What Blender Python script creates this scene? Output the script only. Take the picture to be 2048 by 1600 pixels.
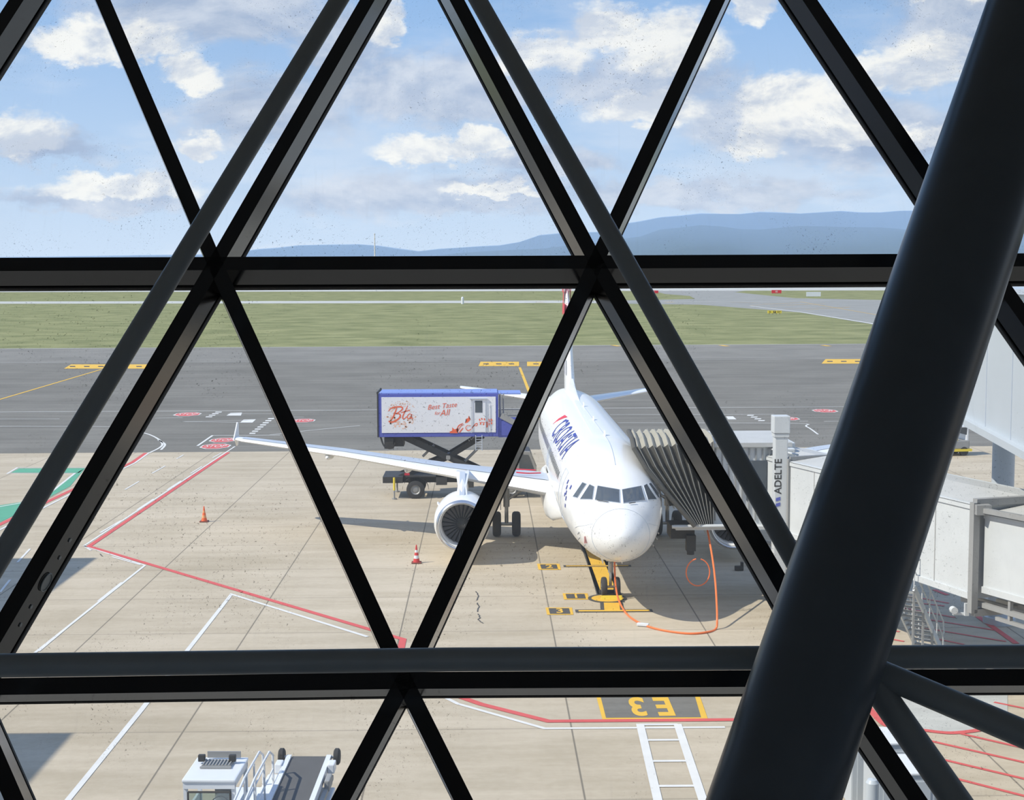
import bpy, bmesh, math, random
from mathutils import Vector, Matrix
from mathutils.bvhtree import BVHTree
random.seed(7)
S = bpy.context.scene
for o in list(bpy.data.objects): bpy.data.objects.remove(o)
COL = S.collection
# ------------------------------------------------------------------ camera
F_PX, CAM_H = 2850.0, 12.5
YAW, PITCH, ROLL = math.radians(1.085), math.atan(260/2850), math.radians(0.2)
FW = Vector((math.sin(YAW)*math.cos(PITCH), math.cos(YAW)*math.cos(PITCH), -math.sin(PITCH)))
R0 = Vector((math.cos(YAW), -math.sin(YAW), 0)); U0 = R0.cross(FW)
RT = math.cos(ROLL)*R0 - math.sin(ROLL)*U0
UP = math.sin(ROLL)*R0 + math.cos(ROLL)*U0
CAM = Vector((0, 0, CAM_H))
cd = bpy.data.cameras.new('camera'); cam = bpy.data.objects.new('camera', cd); COL.objects.link(cam)
cam.matrix_world = Matrix(((RT.x, UP.x, -FW.x, CAM.x), (RT.y, UP.y, -FW.y, CAM.y), (RT.z, UP.z, -FW.z, CAM.z), (0, 0, 0, 1)))
cd.sensor_fit = 'HORIZONTAL'; cd.sensor_width = 36; cd.lens = 36*F_PX/2048; cd.clip_start = .05; cd.clip_end = 60000
S.camera = cam
S.cycles.volume_bounces = 2
S.view_settings.view_transform = 'Standard'; S.view_settings.look = 'None'
S.view_settings.exposure = 0.36; S.view_settings.gamma = 1; S.view_settings.use_curve_mapping = False
# ------------------------------------------------------------------ sun
sd = bpy.data.lights.new('sun', 'SUN'); sun = bpy.data.objects.new('sun', sd); COL.objects.link(sun)
SUN_DIR = Vector((.665, .24, -.707)).normalized()
sun.rotation_euler = SUN_DIR.to_track_quat('-Z', 'Y').to_euler(); sun.location = (-60, -20, 80)
sd.energy = 3.7; sd.angle = math.radians(.53); sd.color = (1.0, .94, .84)
# ------------------------------------------------------------------ sky
W = bpy.data.worlds.new('sky'); S.world = W; W.use_nodes = True
nt = W.node_tree; nt.nodes.clear()
class N:
    def __init__(s, nt): s.nt = nt
    def n(s, t, **k):
        o = s.nt.nodes.new(t)
        for a, b in k.items(): setattr(o, a, b)
        return o
    def l(s, a, b): s.nt.links.new(a, b)
    def put(s, sock, v):
        if isinstance(v, bpy.types.NodeSocket): s.l(v, sock)
        else: sock.default_value = v
    def m(s, op, a, b=0., c=0., clamp=False):
        o = s.n('ShaderNodeMath', operation=op, use_clamp=clamp)
        s.put(o.inputs[0], a); s.put(o.inputs[1], b); s.put(o.inputs[2], c)
        return o.outputs[0]
    def ss(s, v, a, b):
        o = s.n('ShaderNodeMapRange', interpolation_type='SMOOTHSTEP')
        s.put(o.inputs[0], v); o.inputs[1].default_value = a; o.inputs[2].default_value = b
        return o.outputs[0]
    def mix(s, f, a, b, bt='MIX'):
        o = s.n('ShaderNodeMix', data_type='RGBA', blend_type=bt)
        s.put(o.inputs[0], f)
        for i, v in ((6, a), (7, b)):
            if isinstance(v, bpy.types.NodeSocket): s.l(v, o.inputs[i])
            else: o.inputs[i].default_value = (*v, 1)
        return o.outputs[2]
    def comb(s, x, y, z):
        o = s.n('ShaderNodeCombineXYZ'); s.put(o.inputs[0], x); s.put(o.inputs[1], y); s.put(o.inputs[2], z); return o.outputs[0]
    def noise(s, v, sc, det=5, ro=.55, dist=0):
        o = s.n('ShaderNodeTexNoise'); s.l(v, o.inputs['Vector']); o.inputs['Scale'].default_value = sc
        o.inputs['Detail'].default_value = det; o.inputs['Roughness'].default_value = ro; o.inputs['Distortion'].default_value = dist
        return o.outputs[0]
w = N(nt)
tc = w.n('ShaderNodeTexCoord'); sp = w.n('ShaderNodeSeparateXYZ'); w.l(tc.outputs['Generated'], sp.inputs[0])
dx, dy, dz = sp.outputs
az = w.m('ARCTAN2', dx, dy); el = w.m('ARCSINE', dz)
P = w.comb(az, w.m('MULTIPLY', el, 1.7), 0)
nA = w.noise(P, 9, 9, .64, .3)
P2 = w.comb(w.m('ADD', az, -.007), w.m('ADD', w.m('MULTIPLY', el, 1.7), .018), 0); lit = w.m('ADD', w.m('MULTIPLY', w.m('SUBTRACT', nA, w.noise(P2, 9, 9, .64, .3)), 3.2), .5); nB = w.noise(P, 34, 6, .6); nC = w.noise(w.comb(az, w.m('MULTIPLY', el, 3.6), 5.3), 6, 7, .6)
elw = w.m('ADD', el, w.m('MULTIPLY', w.m('SUBTRACT', nB, .5), .035)); azw = w.m('ADD', az, w.m('MULTIPLY', w.m('SUBTRACT', w.noise(w.comb(az, el, 3.), 30, 5, .6), .5), .045))
def blobs(lst):
    cur = None
    for (px, py, rx, ry) in lst:
        a = (px-970)/F_PX; e = (540-py)/F_PX
        u = w.m('DIVIDE', w.m('SUBTRACT', azw, a), rx/F_PX)
        v = w.m('DIVIDE', w.m('SUBTRACT', elw, e), ry/F_PX)
        # flatter base: shrink below centre
        v2 = w.m('ADD', w.m('MAXIMUM', v, 0.), w.m('MULTIPLY', w.m('MINIMUM', v, 0.), 1.6))
        d = w.m('SUBTRACT', 1., w.m('SQRT', w.m('ADD', w.m('MULTIPLY', u, u), w.m('MULTIPLY', v2, v2))))
        cur = d if cur is None else w.m('MAXIMUM', cur, d)
    return cur
GREY = [(430, 55, 330, 110), (870, 200, 330, 120), (700, 120, 120, 120), (1260, 190, 300, 80), (1930, 90, 260, 150), (1500, 260, 240, 110), (200, 410, 260, 45), (1420, 400, 420, 50), (560, 250, 220, 120), (150, 320, 130, 50), (880, 400, 420, 70), (1750, 300, 330, 110), (1120, 330, 200, 50)]
WHITE = [(100, 300, 95, 62), (400, 165, 75, 60), (260, 120, 200, 60), (415, 305, 60, 30), (870, 312, 150, 46), (960, 290, 70, 30), (1215, 85, 100, 80), (1330, 115, 130, 90), (1090, 130, 130, 60), (1290, 235, 150, 55), (1560, 240, 120, 95), (1650, 280, 110, 60), (1500, 300, 60, 60), (1820, 170, 110, 80), (1700, 180, 90, 50), (1490, 40, 50, 60), (250, 385, 190, 42), (780, 70, 45, 60), (1900, 20, 200, 50), (1000, 385, 150, 22), (1800, 300, 170, 40)]
g = w.ss(w.m('ADD', blobs(GREY), w.m('MULTIPLY', w.m('SUBTRACT', nA, .5), 1.6)), .0, .55)
wh = w.ss(w.m('ADD', blobs(WHITE), w.m('MULTIPLY', w.m('SUBTRACT', nA, .5), 1.3)), .02, .42)
bh = w.ss(w.m('ABSOLUTE', az), .55, .8)          # sky beyond the view
gen = w.m('MULTIPLY', w.ss(nC, .46, .62), w.m('ADD', w.m('MULTIPLY', bh, .7), .18))
gen2 = w.m('MULTIPLY', w.ss(nC, .48, .62), w.ss(el, .12, .0))
blue = w.mix(w.ss(el, .01, .26), (.46, .59, .77), (.19, .37, .68))
blue = w.mix(w.ss(el, .25, 1.2), blue, (.10, .24, .60))
greyc = w.mix(w.ss(w.m('ADD', w.m('MULTIPLY', nB, .4), w.m('MULTIPLY', lit, .6)), .25, .8), (.33, .41, .57), (.56, .61, .71))
c1 = w.mix(w.m('MULTIPLY', g, .92), blue, greyc)
c1 = w.mix(w.m('MULTIPLY', gen2, .35), c1, (.68, .72, .80))
whc = w.mix(w.ss(w.m('ADD', w.m('MULTIPLY', nB, .3), w.m('MULTIPLY', lit, .7)), .26, .68), (.50, .55, .65), (.86, .845, .81))
c2 = w.mix(w.m('MULTIPLY', wh, .9), c1, whc)
c2 = w.mix(gen, c2, (.75, .77, .82))
haze = w.ss(el, .075, .0)
c2 = w.mix(w.m('MULTIPLY', haze, .45), c2, (.62, .71, .85))
c2 = w.mix(w.ss(el, .0, -.03), c2, (.30, .30, .27))
bg = w.n('ShaderNodeBackground'); w.l(c2, bg.inputs[0]); bg.inputs[1].default_value = 1.0
out = w.n('ShaderNodeOutputWorld'); w.l(bg.outputs[0], out.inputs[0])
# ------------------------------------------------------------------ helpers
def ray(px, py): return (FW + RT*((px-1024)/F_PX) + UP*((800-py)/F_PX))
def G(px, py, z=0.):
    d = ray(px, py); t = (z-CAM.z)/d.z
    return CAM + d*t
def AT(px, py, zc): return CAM + ray(px, py)*zc
TILT = math.radians(28); FN = Vector((0, math.cos(TILT), -math.sin(TILT))); FQ = 6.5*math.cos(TILT)
def FP(px, py, off=0.):
    d = ray(px, py); return CAM + d*((FQ+off)/d.dot(FN))
def srgb(r, g, b):
    f = lambda c: (c/255/12.92) if c/255 <= .04045 else ((c/255+.055)/1.055)**2.4
    return (f(r), f(g), f(b))
def mat(name, col, rough=.6, metal=0., spec=.5, var=0., vscale=3., coat=0., bump=0.):
    m = bpy.data.materials.new(name); m.use_nodes = True
    k = N(m.node_tree); b = m.node_tree.nodes['Principled BSDF']
    b.inputs['Roughness'].default_value = rough; b.inputs['Metallic'].default_value = metal
    b.inputs['Specular IOR Level'].default_value = spec; b.inputs['Coat Weight'].default_value = coat
    tc = k.n('ShaderNodeTexCoord')
    nz = k.noise(tc.outputs['Object'], vscale, 4)
    c = k.mix(nz, tuple(max(0, x*(1-var)) for x in col), tuple(min(1, x*(1+var)) for x in col))
    k.l(c, b.inputs['Base Color'])
    if bump:
        bp = k.n('ShaderNodeBump'); bp.inputs['Strength'].default_value = bump; k.l(nz, bp.inputs['Height']); k.l(bp.outputs[0], b.inputs['Normal'])
    return m
def inst(name, b, mats, parent=None, smooth=False):
    if not isinstance(mats, (list, tuple)): mats = [mats]
    me = bpy.data.meshes.new(name); b.normal_update(); b.to_mesh(me); b.free()
    for m in mats: me.materials.append(m)
    if smooth:
        for p in me.polygons: p.use_smooth = True
        try: me.set_sharp_from_angle(angle=math.radians(38))
        except Exception: pass
    o = bpy.data.objects.new(name, me); COL.objects.link(o)
    if parent: o.parent = parent
    return o
def thing(name, label, cat, loc=(0, 0, 0), rz=0., group=None):
    o = bpy.data.objects.new(name, None); COL.objects.link(o); o.location = loc; o.rotation_euler = (0, 0, rz)
    o.empty_display_size = .3
    return tag(o, label, cat, group)
def tag(o, label, cat, group=None):
    o['label'] = label; o['category'] = cat
    if group: o['group'] = group
    return o
def struct(o, label=None):
    o['kind'] = 'structure'
    if label: o['label'] = label
    return o
def frame(ax):
    ax = Vector(ax).normalized(); t = Vector((0, 0, 1)) if abs(ax.z) < .95 else Vector((0, 1, 0))
    u = t.cross(ax).normalized(); v = ax.cross(u); return u, v
def box(b, c, s, mi=0, rot=None, bev=0.):
    M = Matrix.Translation(Vector(c)) @ (rot.to_4x4() if rot else Matrix()) @ Matrix.Diagonal((*s, 1))
    r = bmesh.ops.create_cube(b, size=1, matrix=M)
    fs = set(f for v in r['verts'] for f in v.link_faces)
    for f in fs: f.material_index = mi
    if bev:
        es = list(set(e for v in r['verts'] for e in v.link_edges))
        rr = bmesh.ops.bevel(b, geom=es, offset=bev, segments=2, affect='EDGES', profile=.6)
        for f in rr['faces']: f.material_index = mi
def beam(b, p, q, w_, h_, mi=0, upv=(0, 0, 1)):
    p, q = Vector(p), Vector(q); a = (q-p); L = a.length; a.normalize()
    s = a.cross(Vector(upv))
    if s.length < 1e-4: s = a.cross(Vector((0, 1, 0)))
    s.normalize(); u = s.cross(a)
    M = Matrix(((a.x, s.x, u.x), (a.y, s.y, u.y), (a.z, s.z, u.z)))
    box(b, (p+q)/2, (L, w_, h_), mi, M)
def cyl(b, p, q, r1, r2=None, n=16, mi=0, cap=True):
    r2 = r1 if r2 is None else r2
    p, q = Vector(p), Vector(q); u, v = frame(q-p); A = []; B = []
    for i in range(n):
        a = 2*math.pi*i/n; d = u*math.cos(a)+v*math.sin(a)
        A.append(b.verts.new(p+d*r1)); B.append(b.verts.new(q+d*r2))
    for i in range(n):
        f = b.faces.new((A[i], A[(i+1) % n], B[(i+1) % n], B[i])); f.material_index = mi
    if cap:
        b.faces.new(A[::-1]).material_index = mi; b.faces.new(B).material_index = mi
def tube(b, pts, r, n=8, mi=0):
    pts = [Vector(p) for p in pts]; rings = []
    t0 = (pts[1]-pts[0]).normalized(); u, v = frame(t0)
    for i, p in enumerate(pts):
        t = (pts[min(i+1, len(pts)-1)]-pts[max(i-1, 0)]).normalized()
        u = (u - t*u.dot(t)).normalized(); v = t.cross(u)
        rings.append([b.verts.new(p+(u*math.cos(2*math.pi*k/n)+v*math.sin(2*math.pi*k/n))*r) for k in range(n)])
    for i in range(len(rings)-1):
        for k in range(n):
            b.faces.new((rings[i][k], rings[i][(k+1) % n], rings[i+1][(k+1) % n], rings[i+1][k])).material_index = mi
    b.faces.new(rings[0][::-1]).material_index = mi; b.faces.new(rings[-1]).material_index = mi
def spline(pts, n=8):
    pts = [Vector(p) for p in pts]; o = []
    for i in range(len(pts)-1):
        p0 = pts[max(i-1, 0)]; p1 = pts[i]; p2 = pts[i+1]; p3 = pts[min(i+2, len(pts)-1)]
        for k in range(n):
            t = k/n
            o.append(.5*((2*p1)+(p2-p0)*t+(2*p0-5*p1+4*p2-p3)*t*t+(3*p1-p0-3*p2+p3)*t**3))
    o.append(pts[-1]); return o
def lathe(b, prof, c, axis='y', n=32, mi=0):
    c = Vector(c); rings = []
    for (s, r) in prof:
        ring = []
        for k in range(n):
            a = 2*math.pi*k/n; ca, sa = math.cos(a)*r, math.sin(a)*r
            d = {'y': Vector((ca, s, sa)), 'x': Vector((s, ca, sa)), 'z': Vector((ca, sa, s))}[axis]
            ring.append(b.verts.new(c+d))
        rings.append(ring)
    for i in range(len(rings)-1):
        for k in range(n):
            try: b.faces.new((rings[i][k], rings[i][(k+1) % n], rings[i+1][(k+1) % n], rings[i+1][k])).material_index = mi
            except ValueError: pass
def rings_mesh(b, rings, closed=True, cap=True, mi=0):
    V = [[b.verts.new(p) for p in r] for r in rings]; n = len(V[0])
    for i in range(len(V)-1):
        for k in range(n if closed else n-1):
            b.faces.new((V[i][k], V[i][(k+1) % n], V[i+1][(k+1) % n], V[i+1][k])).material_index = mi
    if cap: b.faces.new(V[0][::-1]).material_index = mi; b.faces.new(V[-1]).material_index = mi
    bmesh.ops.recalc_face_normals(b, faces=b.faces)
def prism(b, poly, axis_vec, mi=0):
    A = [b.verts.new(Vector(p)) for p in poly]; B = [b.verts.new(Vector(p)+Vector(axis_vec)) for p in poly]
    b.faces.new(A[::-1]).material_index = mi; b.faces.new(B).material_index = mi
    for i in range(len(A)): b.faces.new((A[i], A[(i+1) % len(A)], B[(i+1) % len(A)], B[i])).material_index = mi
    bmesh.ops.recalc_face_normals(b, faces=b.faces)
BM = bmesh.new
def textmesh(s, size=1., ext=0., shear=0., bold=0.):
    c = bpy.data.curves.new('lettering', 'FONT'); c.body = s; c.size = size; c.extrude = ext; c.align_x = 'CENTER'; c.align_y = 'CENTER'; c.shear = shear; c.offset = bold
    c.resolution_u = 4
    o = bpy.data.objects.new('lettering', c); COL.objects.link(o)
    dg = bpy.context.evaluated_depsgraph_get(); me = bpy.data.meshes.new_from_object(o.evaluated_get(dg))
    bpy.data.objects.remove(o); b = BM(); b.from_mesh(me); bpy.data.meshes.remove(me); return b
def text_on(name, s, size, M, m, parent, shear=0., bold=0.):
    b = textmesh(s, size, 0, shear, bold); bmesh.ops.transform(b, matrix=M, verts=b.verts); return inst(name, b, m, parent)
def MX(o, x, y, z):
    x, y, z = Vector(x), Vector(y), Vector(z)
    return Matrix(((x.x, y.x, z.x, o[0]), (x.y, y.y, z.y, o[1]), (x.z, y.z, z.z, o[2]), (0, 0, 0, 1)))
# ------------------------------------------------------------------ materials
def ground_mat(name, cA, cB, streak, joints=None, rough=.9, spots=0.):
    m = bpy.data.materials.new(name); m.use_nodes = True; k = N(m.node_tree); b = m.node_tree.nodes['Principled BSDF']
    g_ = k.n('ShaderNodeNewGeometry'); sp = k.n('ShaderNodeSeparateXYZ'); k.l(g_.outputs['Position'], sp.inputs[0]); x, y, z = sp.outputs
    v1 = k.comb(k.m('MULTIPLY', x, streak), y, 0)
    n1 = k.noise(v1, .9, 6, .65); n2 = k.noise(g_.outputs['Position'], .12, 4); n3 = k.noise(g_.outputs['Position'], 3.5, 5, .7)
    f = k.m('ADD', k.m('MULTIPLY', n1, .5), k.m('ADD', k.m('MULTIPLY', n2, .35), k.m('MULTIPLY', n3, .2)))
    c = k.mix(k.ss(f, .36, .68), cA, cB)
    if joints:
        ox, sx, oy, sy = joints
        def jl(v, o, s, wd, w2):
            fr = k.m('ABSOLUTE', k.m('SUBTRACT', k.m('FRACT', k.m('DIVIDE', k.m('SUBTRACT', v, o-s/2), s)), .5))
            return k.m('SUBTRACT', 1., k.ss(fr, wd/s, w2/s))
        j = k.m('MAXIMUM', jl(x, ox, sx, .012, .035), k.m('MULTIPLY', jl(y, oy, sy, .02, .06), .45))
        c = k.mix(k.m('MULTIPLY', j, .75), c, (.10, .09, .075))
        # slab to slab tone differences
        cell = k.n('ShaderNodeTexWhiteNoise'); cell.noise_dimensions = '2D'
        k.l(k.comb(k.m('FLOOR', k.m('DIVIDE', k.m('SUBTRACT', x, ox), sx)), k.m('FLOOR', k.m('DIVIDE', k.m('SUBTRACT', y, oy), sy)), 0), cell.inputs['Vector'])
        c = k.mix(k.m('MULTIPLY', cell.outputs[0], .16), c, tuple(q*.72 for q in cA))
    if spots:
        s1 = k.ss(k.noise(g_.outputs['Position'], 2.2, 3, .8), .74, .78)
        c = k.mix(k.m('MULTIPLY', s1, spots), c, (.07, .065, .06))
    k.l(c, b.inputs['Base Color']); b.inputs['Roughness'].default_value = rough; b.inputs['Specular IOR Level'].default_value = .2
    return m
X_J = 2.32
M_CONC = ground_mat('apron_concrete', (.42, .355, .255), (.57, .49, .375), .16, (X_J, 5.3, 38.0, 5.3), spots=.6)
M_ASPH = ground_mat('asphalt', (.145, .137, .118), (.225, .213, .185), .05)
M_GRASS = ground_mat('grass', (.105, .125, .04), (.33, .325, .15), .06)
M_PALE = ground_mat('pale_pavement', (.40, .40, .37), (.55, .55, .51), .1)
M_MIDP = ground_mat('grey_pavement', (.24, .24, .22), (.33, .33, .31), .1)
M_PW = mat('white_paint', (.70, .69, .65), .7, var=.12, vscale=1.5)
M_PR = mat('red_paint', (.62, .10, .09), .7, var=.15, vscale=1.2)
M_PY = mat('yellow_paint', (.75, .45, .045), .7, var=.15, vscale=1.2)
M_PD = mat('dark_paint', (.07, .068, .065), .8, var=.2, vscale=2)
M_PG = mat('green_paint', (.10, .36, .22), .7, var=.15, vscale=1)
M_AWHITE = mat('aircraft_white', (.84, .84, .82), .32, var=.02, coat=.3)
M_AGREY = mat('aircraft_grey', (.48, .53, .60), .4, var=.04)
M_METAL = mat('gear_metal', (.45, .45, .44), .35, .7, var=.15, vscale=6)
M_TYRE = mat('tyre_rubber', (.035, .034, .033), .8, var=.2, vscale=8)
M_DARK = mat('dark_steel', (.035, .034, .032), .6, var=.3, vscale=4)
M_BLACKH = mat('opening_black', (.012, .012, .012), .9)
M_WGLASS = mat('window_glass_dark', (.085, .10, .115), .08, spec=.8, var=.1)
M_BLUE = mat('logo_blue', (.035, .05, .30), .5)
M_RED = mat('logo_red', (.65, .03, .05), .5)
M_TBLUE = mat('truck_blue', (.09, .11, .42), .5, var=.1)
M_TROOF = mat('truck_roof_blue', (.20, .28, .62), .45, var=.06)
M_TWHITE = mat('truck_white', (.78, .78, .80), .45, var=.04)
M_ORANGE = mat('print_orange', (.80, .14, .06), .5)
M_PEACH = mat('print_peach', (.84, .52, .38), .5)
M_BR = mat('bridge_panel', (.58, .60, .60), .5, var=.10, vscale=1.4, bump=.1)
M_BRR = mat('bridge_roof', (.50, .50, .48), .7, var=.14, vscale=1.2)
M_BRD = mat('bridge_steel_grey', (.30, .30, .29), .6, var=.12)
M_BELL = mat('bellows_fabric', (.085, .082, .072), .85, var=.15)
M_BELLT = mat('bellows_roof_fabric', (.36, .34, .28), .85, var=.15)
M_CABLE = mat('cable_orange', (.85, .19, .05), .5)
M_CONE = mat('cone_orange', (.85, .15, .05), .5)
M_CONER = mat('cone_red', (.62, .05, .05), .5)
M_CONEB = mat('cone_base', (.22, .06, .04), .7)
M_VW = mat('vehicle_white', (.72, .74, .76), .4, var=.05)
M_BELT = mat('conveyor_belt', (.10, .098, .095), .8, var=.2, vscale=3)
M_GASK = mat('gasket_black', (.008, .008, .008), .85, spec=.2)
M_MUL = mat('mullion_black', (.012, .011, .012), .16, spec=.6, var=.2, vscale=5)
M_TUBE = mat('tube_grey_paint', (.29, .30, .285), .42, var=.10, vscale=7)
M_COLM = mat('column_dark_paint', (.10, .112, .12), .32, var=.14, vscale=6, bump=.05)
M_INT = mat('interior_wall', (.55, .55, .54), .8, var=.05)
M_FLOORI = mat('interior_floor', (.40, .39, .37), .5, var=.1)
M_CLAD = mat('terminal_cladding', (.45, .46, .47), .5, var=.08)
M_HILL = mat('wooded_hill', (.045, .07, .06), .95, var=.35, vscale=.002)
M_CORR = mat('corridor_panel', (.49, .53, .56), .35, var=.05, vscale=.7)
M_SIGNY = mat('sign_yellow', (.80, .62, .05), .5)
# ------------------------------------------------------------------ ground
def groundpoly(name, px, m, z, parent=None, world=None):
    b = BM(); vs = [b.verts.new(Vector((*(G(*p).to_2d()), z))) for p in px] if world is None else [b.verts.new((*p, z)) for p in world]
    f = b.faces.new(vs)
    if f.normal.z == 0: b.normal_update()
    b.normal_update()
    if f.normal.z < 0: f.normal_flip()
    bmesh.ops.triangulate(b, faces=b.faces)
    return inst(name, b, m, parent)
field = struct(groundpoly('grass_field', None, M_GRASS, 0, world=[(-9000, 225), (12000, 225), (12000, 30000), (-9000, 30000)]), 'green grass field beside the taxiways')
b0 = G(0, 907); b1 = G(1880, 893); sl = (b1.y-b0.y)/(b1.x-b0.x)
be = lambda x: b0.y+sl*(x-b0.x)
apron = struct(groundpoly('apron_concrete', None, M_CONC, 0, world=[(-400, -120), (400, -120), (400, be(400)), (-400, be(-400))]), 'beige concrete apron with slab joints')
e0 = G(0, 697.5); e1 = G(1740, 688)
se = (e1.y-e0.y)/(e1.x-e0.x); ee = lambda x: e0.y+se*(x-e0.x)
taxi = struct(groundpoly('taxiway_asphalt', None, M_ASPH, .004, world=[(-1500, be(-1500)), (1500, be(1500)), (1500, ee(1500)), (-1500, ee(-1500))]), 'grey asphalt taxiway')
junction = struct(groundpoly('taxiway_junction', [(1380, 592), (1330, 588), (1300, 580), (1500, 580), (1470, 584.5), (1590, 596.5), (1760, 600), (2600, 602), (2600, 730), (1900, 684), (1740, 648), (1600, 625), (1400, 609.5), (1180, 606.5), (1240, 601), (1390, 598)], M_MIDP, .02), 'curved grey taxiway junction beyond the grass')
shoulder = struct(groundpoly('taxiway_shoulder', [(-300, 699.3), (2400, 684.3), (2400, 713), (-300, 727.5)], ground_mat('shoulder_asphalt', (.18, .172, .152), (.26, .248, .22), .05), .008), 'slightly paler asphalt shoulder of the taxiway')
added_dark_strip = struct(groundpoly('added_dark_strip', None, M_ASPH, .006, world=[(-60, -30), (60, -30), (60, 30), (-60, 30)]), 'dark asphalt strip added out of view along the terminal')  # added below the view so the mullion undersides reflect darker ground
road = struct(groundpoly('service_taxiway', [(-300, 603.5), (1450, 600.5), (1450, 605.5), (-300, 608)], M_PALE, .015), 'pale strip of taxiway across the grass')
runway = struct(groundpoly('runway', [(-300, 577), (2700, 571), (2700, 579), (-300, 585)], M_PALE, .03), 'pale runway in the distance')
def ribbon(name, pts, wd, m, parent, z=.012, smooth=0, world=False):
    P3 = [Vector((*(Vector(p).to_2d()), 0)) if world else Vector((*(G(*p).to_2d()), 0)) for p in pts]
    if smooth: P3 = spline(P3, smooth)
    b = BM(); L = []; 
    for i, p in enumerate(P3):
        d1 = (P3[i]-P3[i-1]).normalized() if i else (P3[1]-P3[0]).normalized()
        d2 = (P3[i+1]-P3[i]).normalized() if i < len(P3)-1 else d1
        t = (d1+d2).normalized(); nn = Vector((-t.y, t.x, 0)); c = max(.4, nn.dot(Vector((-d1.y, d1.x, 0))))
        o = nn*(wd/2/c); L.append((b.verts.new((p.x+o.x, p.y+o.y, z)), b.verts.new((p.x-o.x, p.y-o.y, z))))
    for i in range(len(L)-1): b.faces.new((L[i][0], L[i][1], L[i+1][1], L[i+1][0]))
    bmesh.ops.recalc_face_normals(b, faces=b.faces)
    b.normal_update()
    if b.faces[:][0].normal.z < 0: bmesh.ops.reverse_faces(b, faces=b.faces)
    return inst(name, b, m, parent)
# grass far edge strips and runway edge
ribbon('white_edge_line', [(0, 697.5), (1740, 688)], .5, M_PW, taxi, .02)
ribbon('white_edge_line', [(1500, 612), (1600, 624), (1740, 646.5), (1900, 682)], .7, M_PW, junction, .035)
ribbon('white_edge_line', [(-100, 583.5), (2200, 577.5)], 6, M_PW, runway, .05)
ribbon('white_line', [(1180, 603), (1450, 603), (1900, 600)], 1.2, M_PW, junction, .035)
for a, c in (((1460, 604), (1650, 611)), ((1500, 611), (1600, 605)), ((1540, 613), (1650, 607)), ((1570, 618), (1700, 614)), ((1610, 620), (1700, 614.5)), ((1600, 603.5), (1760, 631))):
    ribbon('yellow_line', [a, c], .35, M_PY, junction, .04)
for x in (815+115, 980, 1080, 1340): ribbon('yellow_patch', [(x-8, 604.5), (x+8, 604.3)], 2.2, M_PY, road, .03)
# markings on asphalt
def L_(n, pts, wd=.15, m=M_PW, par=taxi, z=.016, sm=0): return ribbon(n, pts, wd, m, par, z, sm)
L_('white_line', [(0, 726), (1180, 721.5), (1740, 717)], .18)
L_('white_line', [(-200, 825.5), (700, 820.5), (1216, 816.5), (1750, 813.5), (2200, 811)], .2)
L_('white_line', [(-200, 839), (119, 838)]); L_('white_line', [(310, 836.5), (365, 836)])
L_('white_line', [(1220, 829.5), (1548, 828.5)]); L_('white_line', [(1235, 846), (1582, 847), (1612, 853), (1636, 869)], .15, sm=4)
L_('white_line', [(1599, 842.6), (1616, 842.6)]); L_('white_line', [(1648, 843), (1690, 842.5)]); L_('white_line', [(1900, 841), (1930, 840)])
L_('white_line', [(-200, 853), (193, 853.4), (240, 857), (299, 869.5), (325, 889), (299, 906)], .16, sm=6)
L_('white_line', [(316, 880), (330, 889), (322, 900)], .16, sm=6)
L_('white_line', [(395, 892), (425, 871.3), (560, 870.5)], .18); L_('white_line', [(540, 870), (620, 861), (720, 851.5)], .14)
L_('white_line', [(362, 843.5), (495, 841)], .12); L_('white_line', [(362, 843.5), (480, 845)], .12); L_('white_line', [(455, 828), (545, 828)], .12); L_('white_line', [(545, 834.5), (608, 834.5)], .12)
for a in ([(453, 831.5), (461, 826.3), (484, 825.6), (482, 831.5)], [(480, 845.5), (487, 839.5), (512, 839), (505, 845.5)], [(1452, 833), (1466, 833), (1473, 839), (1456, 839)]):
    groundpoly('white_block', a, M_PW, .016, taxi)
def dashband(x0, y0, x1, y1, n, wp, hp):
    for i in range(n):
        t = i/(n-1); x = x0+(x1-x0)*t; y = y0+(y1-y0)*t
        groundpoly('white_dash', [(x-wp/2, y-hp/2), (x+wp/2, y-hp/2), (x+wp/2-2, y+hp/2), (x-wp/2-2, y+hp/2)], M_PW, .017, taxi)
dashband(438, 824.5, 419, 834, 4, 13, 1.7); dashband(543, 837.5, 506, 867, 8, 12, 2.1); dashband(1502, 831, 1524, 841.5, 4, 13, 1.8)
dashband(1455+30, 829, 1455+30, 829.1, 2, 1, .5)
def octagon(px, py, wpx, txt, rx=None, flip=False):
    c = G(px, py); k = F_PX/((c-CAM).dot(FW)); rx = wpx/2/k; ry = rx*1.45
    for nm, s, m, z in (('white_octagon', 1.12, M_PW, .018), ('red_octagon', 1., M_PR, .022)):
        groundpoly(nm, None, m, z, taxi, world=[(c.x+rx*s*math.cos(math.pi/8+i*math.pi/4), c.y+ry*s*math.sin(math.pi/8+i*math.pi/4)) for i in range(8)])
    text_on('stop_lettering', txt, 1., MX((c.x, c.y, .027), (rx*.62, 0, 0), (0, ry*1.35, 0), (0, 0, 1)), M_PW, taxi)
for p in ((375, 829, 50), (446, 880.7, 50), (431, 893, 56), (606, 841.6, 46), (1574, 837.5, 46), (1650, 822, 46)): octagon(*p, 'STOP')
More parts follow.
